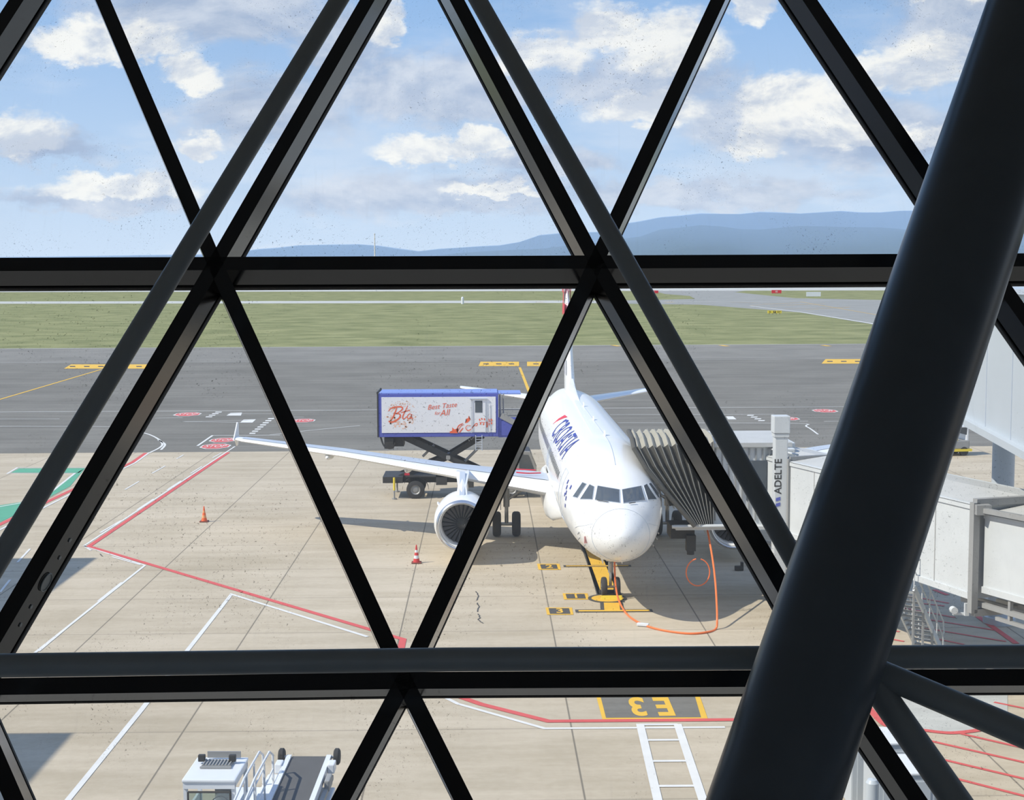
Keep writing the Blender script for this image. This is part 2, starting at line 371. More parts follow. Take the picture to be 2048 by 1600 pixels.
def yblock(x0, x1, y0, y1, skew=0, n=3):
    groundpoly('yellow_panel', [(x0+skew, y0), (x1, y0), (x1, y1), (x0, y1)], M_PY, .02, taxi)
    for i in range(n):
        xx = x0+(x1-x0)*(i+.6)/(n+.2); ym = (y0+y1)/2
        groundpoly('dark_mark', [(xx-6, ym-1), (xx+5, ym-1), (xx+6, ym+1), (xx-5, ym+1)], M_PD, .024, taxi)
yblock(128, 219, 729, 737.5, 14); yblock(256, 300, 729, 737.5, 0, 1); yblock(957, 1038, 723.7, 732.5, 4); yblock(1054, 1120, 723.7, 732.5, 0, 2); yblock(1643, 1760, 718.5, 727.5, 8, 4)
ribbon('yellow_line', [(-200, 860), (0, 799), (203, 739)], .28, M_PY, taxi, .018)
for x in (1232, 1448, 1652): ribbon('yellow_patch', [(x-7, 690.6), (x+7, 692.6)], .9, M_PY, taxi, .026)
NG = G(1221, 1193); X0 = NG.x; Y0 = NG.y
ribbon('yellow_lead_in_line', [(X0-.3, 183, 0), (X0-.25, 150, 0), (X0, be(X0), 0)], .32, M_PY, taxi, .018, world=True)
# apron markings
A = lambda n, pts, wd, m, z=.012, sm=0: ribbon(n, pts, wd, m, apron, z, sm)
A('dark_border', [(1142+35, 1060), (1221, 1200)], .95, M_PD, .006)
ribbon('dark_border', [(X0, Y0-1.0, 0), (X0, be(X0), 0)], .92, M_PD, apron, .006, world=True)
ribbon('yellow_lead_in_line', [(X0, Y0-.6, 0), (X0, be(X0), 0)], .62, M_PY, apron, .010, world=True)
ci = [(X0-.15+.75*math.cos(a), Y0-.35+.75*math.sin(a)) for a in [i*math.pi/12 for i in range(24)]]
groundpoly('dark_disc', None, M_PD, .013, apron, world=ci)
groundpoly('yellow_disc', None, M_PY, .017, apron, world=[(X0-.15+(x-X0+.15)*.82, Y0-.35+(y-Y0+.35)*.76) for x, y in ci])
A('dark_stem', [(1223, 1206), (1224.5, 1221)], .86, M_PD, .013); A('yellow_stem', [(1223, 1206), (1224.5, 1221)], .58, M_PY, .018)
A('dark_crossbar', [(1150.6, 1222.5), (1305, 1221.6)], .42, M_PD, .014); A('yellow_crossbar', [(1157, 1222.5), (1299, 1221.7)], .2, M_PY, .019)
A('dark_crossbar', [(1127, 1132.6), (1262, 1132)], .36, M_PD, .014); A('yellow_crossbar', [(1132, 1132.6), (1257, 1132)], .16, M_PY, .019)
for (x0, x1, y0, y1, t) in ((1075, 1122, 1128, 1140, '2'), (1126, 1178, 1187, 1199.6, '1'), (1092, 1147, 1215.6, 1230, '3')):
    groundpoly('yellow_panel', [(x0-1, y0), (x1-3, y0), (x1, y1), (x0+2, y1)], M_PY, .012, apron)
    groundpoly('dark_panel', [(x0+5, y0+1.6), (x1-9, y0+1.6), (x1-6, y1-1.6), (x0+8, y1-1.6)], M_PD, .016, apron)
    c = G((x0+x1)/2, (y0+y1)/2); text_on('number_lettering', t, 1, MX((c.x, c.y, .021), (.62, 0, 0), (0, .92, 0), (0, 0, 1)), M_PY, apron, bold=.02)
groundpoly('yellow_panel', [(1190, 1384), (1396, 1382.5), (1416, 1439), (1205, 1440)], M_PY, .012, apron)
groundpoly('dark_panel', [(1199, 1385.5), (1387, 1384), (1402, 1435.5), (1212, 1436.5)], M_PD if False else M_ASPH, .016, apron)
for t, x in (('E', 1328), ('3', 1274)):
    c = G(x, 1412); text_on('stand_lettering', t, 1, MX((c.x, c.y, .021), (-1.05, 0, 0), (0, -3.4/1.45, 0), (0, 0, 1)), M_PY, apron, bold=.03)
# red & white lines
A('red_line', [(457, 905), (178, 1093), (806, 1279), (802, 1297), (850, 1370), (962, 1409), (1097, 1443), (1462, 1440), (1560, 1440)], .24, M_PR, .014)
A('white_line', [(470, 893), (168, 1092), (182, 1101)], .11, M_PW); A('white_line', [(168, 1092), (290, 1131), (70, 1306)], .11, M_PW)
for a, c in (((443, 906), (425, 916)), ((404, 933), (381.5, 947)), ((362, 962), (334, 980)), ((307.6, 998), (274, 1020)), ((242.6, 1041), (200, 1066)), ((367, 910), (353, 918)), ((330.5, 932), (304, 947)), ((278, 963), (250, 979.5)), ((244, 1165), (196, 1203)), ((143, 1248), (77, 1303)), ((224, 1114), (281, 1130)), ((60, 1098), (35, 1125)), ((20, 1160), (0, 1185))):
    A('white_dash', [a, c], .10, M_PW, .013)
A('white_line', [(735, 1274), (463, 1189), (375, 1301), (283, 1420), (120, 1620)], .16, M_PW)
A('white_line', [(800, 1297), (800, 1350), (915, 1408), (1089, 1457.5), (1450, 1455)], .14, M_PW)
A('white_line', [(1280, 1449), (1320, 1620)], .22, M_PW, .019); A('white_line', [(1355, 1449), (1412, 1620)], .22, M_PW, .019)
for i, y in enumerate((1450, 1481, 1523, 1573)): A('white_rung', [(1280+(y-1449)*.235, y), (1355+(y-1449)*.335, y-.5)], .14, M_PW, .015)
A('red_line', [(292, 906), (266, 924), (140, 982), (-60, 1078)], .3, M_PR, .012)
A('white_line', [(299, 905), (270, 926), (150, 984), (-60, 1090)], .14, M_PW, .013)
groundpoly('green_panel', [(22, 945.5), (38, 937), (170, 936.5), (158, 946)], M_PG, .010, apron)
groundpoly('green_panel', [(158, 943), (170, 937), (140, 973), (60, 1015), (-60, 1075), (-60, 1020), (85, 998)], M_PG, .010, apron)
A('white_line', [(14, 948), (35, 935.5), (173, 935)], .14, M_PW, .013); A('white_line', [(20, 946.6), (150, 946.6), (84, 999), (-60, 1024)], .14, M_PW, .013)
c7 = lambda x, y: (1640+x/3.333, 1120+y/3.333)
for a, c in (((1160, 950), (1400, 998)), ((940, 1160), (1400, 1265)), ((700, 1200), (1400, 1360)), ((780, 1323), (1400, 1470)), ((880, 1453), (1400, 1585)), ((560, 1378), (640, 1392)), ((600, 1500), (720, 1530)), ((560, 235), (860, 290)), ((620, 285), (830, 308)), ((560, 322), (900, 385)), ((700, 395), (1170, 470)), ((600, 440), (1240, 545)), ((440, 465), (530, 480)), ((400, 515), (560, 545)), ((740, 520), (960, 565))):
    A('red_hatching_line', [c7(*a), c7(*c)], .13, M_PR, .014)
A('red_line', [c7(1005, 345), c7(1310, 560)], .22, M_PR, .016); A('red_line', [c7(760, 200), c7(850, 235)], .2, M_PR, .016)
A('red_line', [c7(300, 960), c7(420, 1090), c7(520, 1120), c7(690, 1137), c7(880, 1155), c7(1090, 1130), c7(1200, 1090)], .22, M_PR, .016, 5)
groundpoly('white_panel', [c7(480, 700), c7(1250, 700), c7(1250, 1060), c7(1080, 1128), c7(880, 1150), c7(690, 1130), c7(520, 1110)], M_PALE, .010, apron)
# cracks in the concrete
for pts in ([(952, 1183), (957, 1192), (954, 1201)], [(955, 1206), (958, 1214), (954, 1224)], [(956, 1228), (960, 1236), (957, 1240), (966, 1247)], [(200, 1108), (206, 1113)]):
    A('crack', [(q[0]+random.uniform(-1.2, 1.2), q[1]) for q in spline([(a, b_, 0) for a, b_ in pts], 4)], .045, M_PD, .011)
# ------------------------------------------------------------------ hills (9-12 km away)
def ridge(name, prof, dist, base_h, label):
    b = BM(); T = []
    xs = [-3600 + i*40 for i in range(260)]
    def h(x):
        for (xa, ya), (xb, yb) in zip(prof, prof[1:]):
            if xa <= x <= xb: return ya+(yb-ya)*(3*((x-xa)/(xb-xa))**2-2*((x-xa)/(xb-xa))**3)
        return prof[0][1] if x < prof[0][0] else prof[-1][1]
    rows = []
    random.seed(3)
    jit = [random.uniform(-1, 1) for _ in xs]
    for (f, yo) in ((0, -1400), (.45, -900), (.8, -350), (1., 0), (.7, 600), (0, 1800)):
        r = []
        for i, x in enumerate(xs):
            yp = h(x)+jit[i]*.7; z = max(0, (540-yp))/F_PX*dist*f*(1+.12*math.sin(i*.9+f*7)*(0 if f == 1 else 1)) + (CAM_H if f == 1 else 0)
            r.append(b.verts.new(((x-970)/F_PX*dist, dist+yo+(200*math.sin(i*.5) if f not in (0, 1) else 0), z-1 if f == 0 else z)))
        rows.append(r)
    for r1, r2 in zip(rows, rows[1:]):
        for i in range(len(xs)-1): b.faces.new((r1[i], r1[i+1], r2[i+1], r2[i]))
    bmesh.ops.recalc_face_normals(b, faces=b.faces)
    return struct(inst(name, b, M_HILL, None, True), label)
ridge('hill_ridge', [(-3600, 520), (0, 512), (450, 508), (520, 498), (620, 490), (720, 489), (760, 492), (840, 503), (900, 497), (1000, 492), (1050, 485), (1080, 472), (1130, 468), (1200, 466), (1255, 448), (1330, 437), (1400, 430), (1470, 432), (1530, 427), (1600, 431), (1680, 426), (1740, 430), (1800, 426), (1900, 425), (2048, 430), (2500, 440), (6000, 470)], 11000, 0, 'blue hills on the horizon')
ridge('hill_ridge', [(-3600, 532), (700, 522), (1050, 500), (1150, 492), (1260, 478), (1330, 460), (1400, 452), (1500, 462), (1600, 455), (1750, 458), (1900, 470), (2200, 480), (6000, 500)], 9000, 0, 'nearer blue hill spur on the right')
# haze between the field and the hills
M_HAZE = bpy.data.materials.new('haze'); M_HAZE.use_nodes = True; hn = M_HAZE.node_tree; hn.nodes.clear()
vs_ = hn.nodes.new('ShaderNodeVolumeScatter'); vs_.inputs['Color'].default_value = (.55, .73, 1.0, 1); vs_.inputs['Density'].default_value = .00042; vs_.inputs['Anisotropy'].default_value = .0
ho = hn.nodes.new('ShaderNodeOutputMaterial'); va_ = hn.nodes.new('ShaderNodeVolumeAbsorption'); va_.inputs['Color'].default_value = (.55, .73, 1.0, 1); va_.inputs['Density'].default_value = .00042
ad_ = hn.nodes.new('ShaderNodeAddShader'); hn.links.new(vs_.outputs[0], ad_.inputs[0]); hn.links.new(va_.outputs[0], ad_.inputs[1]); hn.links.new(ad_.outputs[0], ho.inputs['Volume'])
HP = [(-3600, 520), (0, 512), (450, 508), (520, 498), (620, 490), (720, 489), (760, 492), (840, 503), (900, 497), (1000, 492), (1050, 485), (1080, 472), (1130, 468), (1200, 466), (1255, 448), (1330, 437), (1400, 430), (1470, 432), (1530, 427), (1600, 431), (1680, 426), (1740, 430), (1800, 426), (1900, 425), (2048, 430), (2500, 440), (6000, 470)]
def hz_z(x, Yd):
    for (xa, ya), (xb, yb) in zip(HP, HP[1:]):
        if xa <= x <= xb:
            t = (x-xa)/(xb-xa); return (540-(ya+(yb-ya)*t*t*(3-2*t))+1.2)/F_PX*Yd+CAM_H
    return 20
b = BM(); R_ = []
for Yd in (6500, 7600, 8900, 10200):
    xs = [-3560+40*i for i in range(236)]
    R_.append([b.verts.new(((x-970)/F_PX*Yd, Yd, hz_z(x, Yd))) for x in xs]+[b.verts.new(((x-970)/F_PX*Yd, Yd, 3)) for x in xs[::-1]])
n_ = len(R_[0])
for r1, r2 in zip(R_, R_[1:]):
    for i in range(n_): b.faces.new((r1[i], r1[(i+1) % n_], r2[(i+1) % n_], r2[i]))
b.faces.new(R_[0][::-1]); b.faces.new(R_[-1]); bmesh.ops.recalc_face_normals(b, faces=b.faces); hz = inst('haze', b, M_HAZE); hz['kind'] = 'stuff'; hz['label'] = 'pale blue haze in front of the hills'
hz['category'] = 'haze'
# ------------------------------------------------------------------ airliner
YN = Y0-5.07
plane = thing('airliner', 'white twin-engine passenger airliner parked nose towards the window', 'airplane', (X0, YN, 0))
PR = [(0, 3.28, 3.08, .10), (.08, 3.44, 2.86, .30), (.3, 3.66, 2.60, .56), (.7, 3.92, 2.36, .84), (1.2, 4.14, 2.17, 1.10), (1.6, 4.28, 2.06, 1.27), (1.9, 4.47, 2.00, 1.38), (2.3, 4.79, 1.94, 1.50), (2.7, 5.07, 1.89, 1.61), (3.1, 5.30, 1.85, 1.69), (3.7, 5.53, 1.81, 1.79), (4.5, 5.72, 1.77, 1.88), (5.5, 5.84, 1.74, 1.95), (6.5, 5.89, 1.73, 1.975), (8, 5.9, 1.73, 1.975), (24.5, 5.9, 1.74, 1.975), (26, 5.89, 1.86, 1.965), (27.5, 5.88, 2.2, 1.91), (29, 5.86, 2.65, 1.80), (31, 5.80, 3.3, 1.52), (33, 5.70, 3.95, 1.15), (35, 5.55, 4.52, .76), (36.6, 5.36, 4.90, .40), (37.4, 5.22, 5.04, .14)]
def prof(s):
    for i in range(len(PR)-1):
        if PR[i][0] <= s <= PR[i+1][0]:
            t = (s-PR[i][0])/(PR[i+1][0]-PR[i][0])
            p0 = PR[max(i-1, 0)]; p1 = PR[i]; p2 = PR[i+1]; p3 = PR[min(i+2, len(PR)-1)]
            r = []
            for j in (1, 2, 3):
                h = p2[0]-p1[0]
                m1 = (p2[j]-p0[j])/(p2[0]-p0[0])*h; m2 = (p3[j]-p1[j])/(p3[0]-p1[0])*h
                r.append((2*t**3-3*t**2+1)*p1[j]+(t**3-2*t*t+t)*m1+(-2*t**3+3*t*t)*p2[j]+(t**3-t*t)*m2)
            return r
    return PR[-1][1:]
def fus(s, th, off=0.):        # th: 0 = crown, +90 deg = starboard (-x)
    t, bt, w_ = prof(s); zc = (t+bt)/2; h = (t-bt)/2
    # nose sections are a little fuller low down
    return Vector((-(w_+off)*math.sin(th), s, zc+(h+off)*math.cos(th)))
b = BM(); st = [0, .03, .08, .15, .25, .4] + [.55+.15*i for i in range(40)]; st = [s for s in st if s < 6.5] + [6.5+1.0*i for i in range(19)] + [25+.5*i for i in range(25)] + [37.4]
rings_mesh(b, [[fus(s, 2*math.pi*k/64) for k in range(64)] for s in st])
fz = inst('fuselage', b, M_AWHITE, plane, True)
me = fz.data; org = Vector((X0, YN, 0))
BV = BVHTree.FromPolygons([v.co+org for v in me.vertices], [tuple(p.vertices) for p in me.polygons])
def onfus(px, py, off=.012):
    h, n_, i, d = BV.ray_cast(CAM, ray(px, py).normalized())
    if h is None:
        h, n_, i, d = BV.find_nearest(AT(px, py, 52.))
    if n_.dot(CAM-h) < 0: n_ = -n_
    return h+n_*off-org
def patch(name, quad, m, off=.012, n=7, par=None):
    b = BM(); V = [[b.verts.new(onfus(*( (1-u)*((1-v)*Vector(quad[0])+v*Vector(quad[3])) + u*((1-v)*Vector(quad[1])+v*Vector(quad[2])) ), off)) for u in [i/n for i in range(n+1)]] for v in [i/n for i in range(n+1)]]
    for i in range(n):
        for j in range(n): b.faces.new((V[i][j], V[i][j+1], V[i+1][j+1], V[i+1][j]))
    bmesh.ops.recalc_face_normals(b, faces=b.faces)
    return inst(name, b, m, par or plane, True)
c9 = lambda x, y: (1120+x/5.333, 940+y/5.333)
for q in ([(402, 168), (636, 210), (640, 353), (374, 320)], [(661, 210), (866, 170), (911, 324), (676, 356)], [(318, 153), (368, 178), (348, 315), (217, 312)], [(243, 131), (285, 150), (188, 298), (139, 285)], [(889, 168), (925, 149), (1028, 312), (936, 318)], [(942, 147), (966, 136), (1078, 286), (1044, 297)]):
    wq = patch('cockpit_window', [c9(*p) for p in q], M_WGLASS, .014)
    # frame
    pts = []
    for i in range(4):
        a, c = Vector(c9(*q[i])), Vector(c9(*q[(i+1) % 4]))
        for t in range(5): pts.append(onfus(*(a+(c-a)*t/5), .012))
    pts.append(pts[0]); b = BM(); tube(b, pts, .012, 5); inst('window_frame', b, M_AGREY, wq)
for a, c in (((400, 330), (520, 352)), ((735, 368), (800, 355))):
    b = BM(); tube(b, [onfus(*c9(*a), .05), onfus(*c9((a[0]+c[0])/2, (a[1]+c[1])/2), .05), onfus(*c9(*c), .05)], .015, 5); inst('wiper', b, M_DARK, plane)
# probes, seams, antenna
def fline(name, pts, r, m, off=.004):
    b = BM(); tube(b, [fus(s, math.radians(t), off) for s, t in pts], r, 5); return inst(name, b, m, plane)
fline('radome_seam', [(1.05, t) for t in range(-178, 181, 6)], .008, M_AGREY)
for sgn in (1, -1):
    fline('panel_seam', [(1.1+.2*i, sgn*(66+5*i)) for i in range(8)], .006, M_AGREY)
    for s, t in ((1.9, 118), (2.3, 112), (2.1, 100)):
        b = BM(); beam(b, fus(s, math.radians(sgn*t), -.02), fus(s-.15, math.radians(sgn*t), .09), .02, .05); inst('probe', b, M_METAL, plane)
b = BM(); box(b, (0, 0, 0), (.16, .01, .26)); bmesh.ops.transform(b, matrix=Matrix.Translation(fus(1.5, math.radians(104), .01)) @ Matrix.Rotation(math.radians(35), 4, 'Z'), verts=b.verts)
inst('static_port_mark', b, mat('pink_mark', (.72, .35, .33), .5), plane)
for s, h in ((7.6, .2), (13.5, .16), (19.8, .2)):
    b = BM(); prism(b, [(-.02, s, prof(s)[0]-.03), (-.02, s+.55, prof(s)[0]-.03), (-.02, s+.5, prof(s)[0]+h), (-.02, s+.28, prof(s)[0]+h)], (.04, 0, 0)); inst('antenna', b, M_AWHITE, plane)
# cabin windows
for sgn in (1, -1):
    i = 0; s = 7.1
    while s < 30.2:
        if not (12.8 < s < 12.9):
            b = BM(); n_ = 10; ring = []
            for k in range(n_):
                a = 2*math.pi*k/n_; ring.append(b.verts.new(fus(s+.125*math.cos(a), sgn*(math.radians(73)+.085*math.sin(a)), .012)))
            b.faces.new(ring if sgn > 0 else ring[::-1]); bmesh.ops.recalc_face_normals(b, faces=b.faces)
            inst('cabin_window', b, M_WGLASS, plane)
        s += .533; i += 1
def outline(name, s0, s1, t0, t1, sgn, m, r=.012, par=None):
    pts = [(s0, t0), (s0, (t0+t1)/2), (s0, t1), (s1, t1), (s1, (t0+t1)/2), (s1, t0), (s0, t0)]
    P_ = []
    for (a, c), (d, e) in zip(pts, pts[1:]):
        for k in range(4): P_.append(fus(a+(d-a)*k/4, sgn*math.radians(c+(e-c)*k/4), .006))
    P_.append(P_[0]); b = BM(); tube(b, P_, r, 4); return inst(name, b, m, plane)
outline('door_outline', 4.9, 5.75, 58, 112, 1, M_AGREY); outline('door_outline', 30.0, 30.8, 55, 105, 1, M_AGREY)
outline('door_outline', 14.2, 14.75, 62, 92, 1, M_AGREY); outline('door_outline', 15.1, 15.65, 62, 92, 1, M_AGREY); outline('cargo_door_outline', 8.3, 10.1, 104, 140, 1, M_AGREY)
def wraptext(name, s, size, s_mid, t_mid, m, shear=0., bold=0., stretch=1.):
    b = textmesh(s, size, 0, shear, bold)
    for k in range(-12, 13):
        y = k*size/14
        bmesh.ops.bisect_plane(b, geom=b.verts[:]+b.edges[:]+b.faces[:], plane_co=(0, y, 0), plane_no=(0, 1, 0))
    R_ = 2.03
    for v in b.verts: v.co = fus(s_mid-v.co.x*stretch, math.radians(t_mid)-v.co.y/R_, .012)
    return inst(name, b, m, plane)
wraptext('airline_lettering', 'CROATIA', 1.55, 12.7, 46, M_BLUE, .12, 0, 1.35)
def fpoly(name, pts, m):
    b = BM(); b.faces.new([b.verts.new(fus(s, math.radians(t), .014)) for s, t in pts]); bmesh.ops.triangulate(b, faces=b.faces); bmesh.ops.recalc_face_normals(b, faces=b.faces); return inst(name, b, m, plane)
fpoly('red_flash', [(18.7, 30), (17.4, 28), (18.2, 38), (19.3, 52), (19.0, 40)], M_RED)
for i, (s, t) in enumerate(((17.0, 31), (15.2, 30), (13.2, 31), (16.9, 51), (14.6, 55), (11.4, 34), (11.1, 52))): fpoly('blue_square', [(s, t), (s-.32, t), (s-.32, t+6), (s, t+6)], M_BLUE)
for i in range(5):
    s = 3.6+.16*i; t = 62+((i*7) % 4)*5
    fpoly('emblem_square', [(s, t), (s+.13, t), (s+.13, t+5), (s, t+5)], M_BLUE)
    if i % 2: fpoly('emblem_square', [(s, t+9), (s+.13, t+9), (s+.13, t+13), (s, t+13)], M_BLUE)
# wings
def airfoil(c, th=.12, n=12):
    up = []; lo = []
    for i in range(n+1):
        x = (1-math.cos(math.pi*i/n))/2
        y = 5*th*(.2969*math.sqrt(x)-.126*x-.3516*x*x+.2843*x**3-.1036*x**4)
        up.append((x*c, y*c*1.15)); lo.append((x*c, -y*c*.85))
    return up + lo[-2:0:-1]
def wing(name, sgn, secs, th=(.13, .10), m=M_AWHITE):
    b = BM(); R_ = []
    for j, (y, s, c, z) in enumerate(secs):
        t = th[0]+(th[1]-th[0])*j/(len(secs)-1)
        R_.append([Vector((sgn*y, s+a, z+h)) for a, h in airfoil(c, t)])
    rings_mesh(b, R_); return inst(name, b, m, plane, True)
WS = [(1.2, 11.9, 7.1, 2.78), (2.0, 12.6, 6.2, 2.84), (6.4, 14.9, 3.95, 3.32), (11.5, 17.55, 2.65, 3.88), (16.6, 20.2, 1.65, 4.28), (17.0, 20.6, 1.3, 4.32)]
for sgn in (-1, 1):
    wg = wing('wing', sgn, WS)
    # grey inspar panel on the upper surface
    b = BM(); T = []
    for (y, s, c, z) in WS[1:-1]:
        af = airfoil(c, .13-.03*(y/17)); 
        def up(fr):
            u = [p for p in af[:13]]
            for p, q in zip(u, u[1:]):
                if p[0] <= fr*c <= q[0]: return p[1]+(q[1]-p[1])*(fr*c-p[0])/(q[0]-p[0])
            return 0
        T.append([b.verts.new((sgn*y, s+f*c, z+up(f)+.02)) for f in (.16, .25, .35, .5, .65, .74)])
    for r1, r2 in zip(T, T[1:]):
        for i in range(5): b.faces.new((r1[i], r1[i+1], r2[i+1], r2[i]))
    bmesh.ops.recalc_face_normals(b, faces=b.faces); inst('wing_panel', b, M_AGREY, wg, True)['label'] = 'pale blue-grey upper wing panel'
    b = BM(); prism(b, [(sgn*17.0, 20.4, 4.30), (sgn*17.0, 21.9, 4.30), (sgn*17.06, 22.2, 5.0), (sgn*17.06, 21.9, 5.03)], (sgn*.05, 0, 0)); prism(b, [(sgn*17.0, 20.8, 4.32), (sgn*17.0, 21.9, 4.32), (sgn*17.05, 21.9, 3.9), (sgn*17.05, 21.6, 3.88)], (sgn*.05, 0, 0)); inst('winglet', b, M_AWHITE, wg)
    for y, s, z in ((4.2, 17.7, 2.8), (8.4, 18.0, 3.3), (12.2, 19.3, 3.75)):
        b = BM(); lathe(b, [(-1.5, .02), (-1.1, .14), (-.3, .22), (.6, .17), (1.5, .02)], (sgn*y, s, z-.02), 'y', 12); inst('flap_track_fairing', b, M_AWHITE, wg, True)
    # wing root fairing
    b = BM(); rings_mesh(b, [[Vector((sgn*(1.0+r*(1.15+.25*math.cos(a))*.9), s, 2.45+r*.8*math.sin(a))) for a in [2*math.pi*k/20 for k in range(20)]] for s, r in ((10.2, .1), (10.8, .5), (11.8, .85), (13.5, 1.0), (18, 1.0), (20, .8), (21.5, .3), (22, .1))]); inst('root_fairing', b, M_AWHITE, plane, True)
    # engine
    ex, ey, ez = sgn*5.79, 10.9, 1.72
    en = bpy.data.objects.new('engine', None); COL.objects.link(en); en.parent = plane; en.location = (ex, ey, ez)
    b = BM(); lathe(b, [(.85, .86), (.45, .87), (.15, .90), (.03, .95), (-.02, 1.0), (.03, 1.06), (.2, 1.13), (.7, 1.20), (1.5, 1.22), (2.4, 1.16), (3.2, 1.0), (3.6, .88), (3.6, .80)], (0, 0, 0), 'y', 48); bmesh.ops.recalc_face_normals(b, faces=b.faces); bmesh.ops.reverse_faces(b, faces=b.faces)
    inst('nacelle', b, M_AWHITE, en, True)
    b = BM(); lathe(b, [(.20, .895), (.06, .935), (-.005, .975), (-.03, 1.005), (-.005, 1.045), (.10, 1.10)], (0, 0, 0), 'y', 48); inst('inlet_lip', b, mat('polished_lip', (.62, .63, .64), .22, .9), en, True)
    b = BM(); lathe(b, [(.84, .86), (.84, .01)], (0, 0, 0), 'y', 32); inst('fan_backing', b, M_BLACKH, en)
    b = BM()
    for k in range(24):
        a = 2*math.pi*k/24; d = Vector((math.cos(a), 0, math.sin(a))); t = Vector((-math.sin(a), 0, math.cos(a)))
        p = [d*.24+t*.03+Vector((0, .60, 0)), d*.24-t*.03+Vector((0, .78, 0)), d*.85-t*.05+Vector((0, .74, 0)), d*.85+t*.10+Vector((0, .62, 0))]
        f = b.faces.new([b.verts.new(q) for q in p])
    inst('fan', b, mat('fan_blade', (.085, .08, .078), .7, .0), en)
    b = BM(); lathe(b, [(.30, .0), (.36, .07), (.5, .17), (.66, .25), (.78, .27)], (0, 0, 0), 'y', 20); sn = inst('spinner', b, M_DARK, en, True)
    b = BM(); tube(b, [((.02+.1*t/6.3)*math.cos(t), .335+.018*t, (.02+.1*t/6.3)*math.sin(t)) for t in [i*.3 for i in range(22)]], .014, 5); inst('spiral_mark', b, M_AWHITE, en)
    b = BM(); lathe(b, [(3.3, .62), (4.0, .60), (4.7, .42), (4.7, .30), (5.4, .04)], (0, 0, 0), 'y', 24); inst('exhaust_core', b, M_METAL, en, True)
    b = BM(); prism(b, [(-.03, .35, .95), (-.03, 1.3, 1.1), (-.03, 1.3, 1.35), (-.03, .9, 1.32)], (.06, 0, 0)); 
    for v in b.verts: v.co = Matrix.Rotation(math.radians(52*(1 if sgn < 0 else -1)), 3, 'Y').inverted() @ v.co
    inst('nacelle_strake', b, M_AWHITE, en)
    # pylon
    b = BM(); rings_mesh(b, [[Vector((ex+x, ey+s, z)) for x, s, z in ring] for ring in (
        [(-.24, .85, 2.85), (0, .7, 2.85), (.24, .85, 2.85), (.24, 4.2, 2.7), (-.24, 4.2, 2.7)],
        [(-.19, 1.6, 3.2), (0, 1.4, 3.2), (.19, 1.6, 3.2), (.19, 5, 3.1), (-.19, 5, 3.1)],
        [(-.3, 3.1, 3.62), (0, 2.8, 3.62), (.3, 3.1, 3.62), (.2, 5.6, 3.4), (-.2, 5.6, 3.4)])]); py_ = inst('pylon', b, M_AWHITE, plane, False)
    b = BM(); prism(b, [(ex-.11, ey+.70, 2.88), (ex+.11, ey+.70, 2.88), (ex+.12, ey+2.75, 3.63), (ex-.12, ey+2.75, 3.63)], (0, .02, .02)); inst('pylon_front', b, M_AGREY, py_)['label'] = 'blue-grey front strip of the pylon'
    # tailplane
    tp = wing('tailplane', sgn, [(.4, 31.2, 4.0, 4.95), (1.1, 31.6, 3.7, 5.02), (6.1, 34.9, 1.6, 5.58), (6.25, 35.2, 1.2, 5.6)], (.10, .09), M_AWHITE)
    # main gear
    gr = bpy.data.objects.new('main_gear', None); COL.objects.link(gr); gr.parent = plane; gr.location = (sgn*3.795, 17.71, 0)
    b = BM(); cyl(b, (0, 0, .6), (0, 0, 1.5), .09); cyl(b, (0, 0, 1.4), (0, .1, 2.9), .15); cyl(b, (0, 0, 1.7), (-sgn*1.3, 0, 2.6), .07); cyl(b, (-.55, 0, .58), (.55, 0, .58), .08); tube(b, [(0, -.12, 2.4), (.03, -.2, 1.6), (0, -.16, .9)], .025, 6); inst('strut', b, M_METAL, gr, True)
    b = BM(); box(b, (sgn*.28, .05, 2.0), (.05, .8, 1.4), 0, None, .02); inst('gear_door', b, M_AWHITE, gr)
    for x in (-.46, .46):
        b = BM(); lathe(b, [(-.2, .28), (-.2, .46), (-.17, .54), (-.09, .585), (.09, .585), (.17, .54), (.2, .46), (.2, .28)], (x, 0, .585), 'x', 28); tw = inst('tyre', b, M_TYRE, gr, True)
        b = BM(); lathe(b, [(-.17, 0), (-.17, .2), (-.19, .28), (.19, .28), (.17, .2), (.17, 0)], (x, 0, .585), 'x', 20); inst('wheel_rim', b, M_METAL, tw)
# belly gear well
b = BM(); lathe(b, [(0, .1), (.8, .7), (2.5, .95), (7.5, .95), (9.6, .6), (10.6, .1)], (0, 11.6, 2.15), 'y', 24)
for v in b.verts: v.co.x *= 1.75
inst('belly_fairing', b, M_AWHITE, plane, True)
# fin
def finring(z, s, c, t):
    n = 10; up = [(t/2*math.sin(math.pi*min(1, (i/n)**.6)), s+c*i/n) for i in range(n+1)]
    return [Vector((x, y, z)) for x, y in up]+[Vector((-x, y, z)) for x, y in up[-2:0:-1]]
b = BM(); rings_mesh(b, [finring(z, s, c, t) for z, s, c, t in ((5.6, 27.6, 8.3, .62), (5.95, 28.6, 7.2, .58), (6.2, 29.5, 6.2, .54), (7.0, 30.2, 5.4, .50), (9.5, 32.2, 3.9, .38), (11.7, 33.95, 2.4, .24), (11.85, 34.2, 2.0, .10))])
fn = inst('fin', b, M_AWHITE, plane, True)
b = BM(); rings_mesh(b, [[Vector((x, s, 5.86+z)) for x, z in ((-.16*k, -.12), (-.05*k, .45*k-.05), (.05*k, .45*k-.05), (.16*k, -.12))] for s, k in ((22.5, .15), (25, .5), (27.5, 1.0), (29.5, 1.6))]); inst('dorsal_fillet', b, M_AWHITE, fn, True)
b = BM()
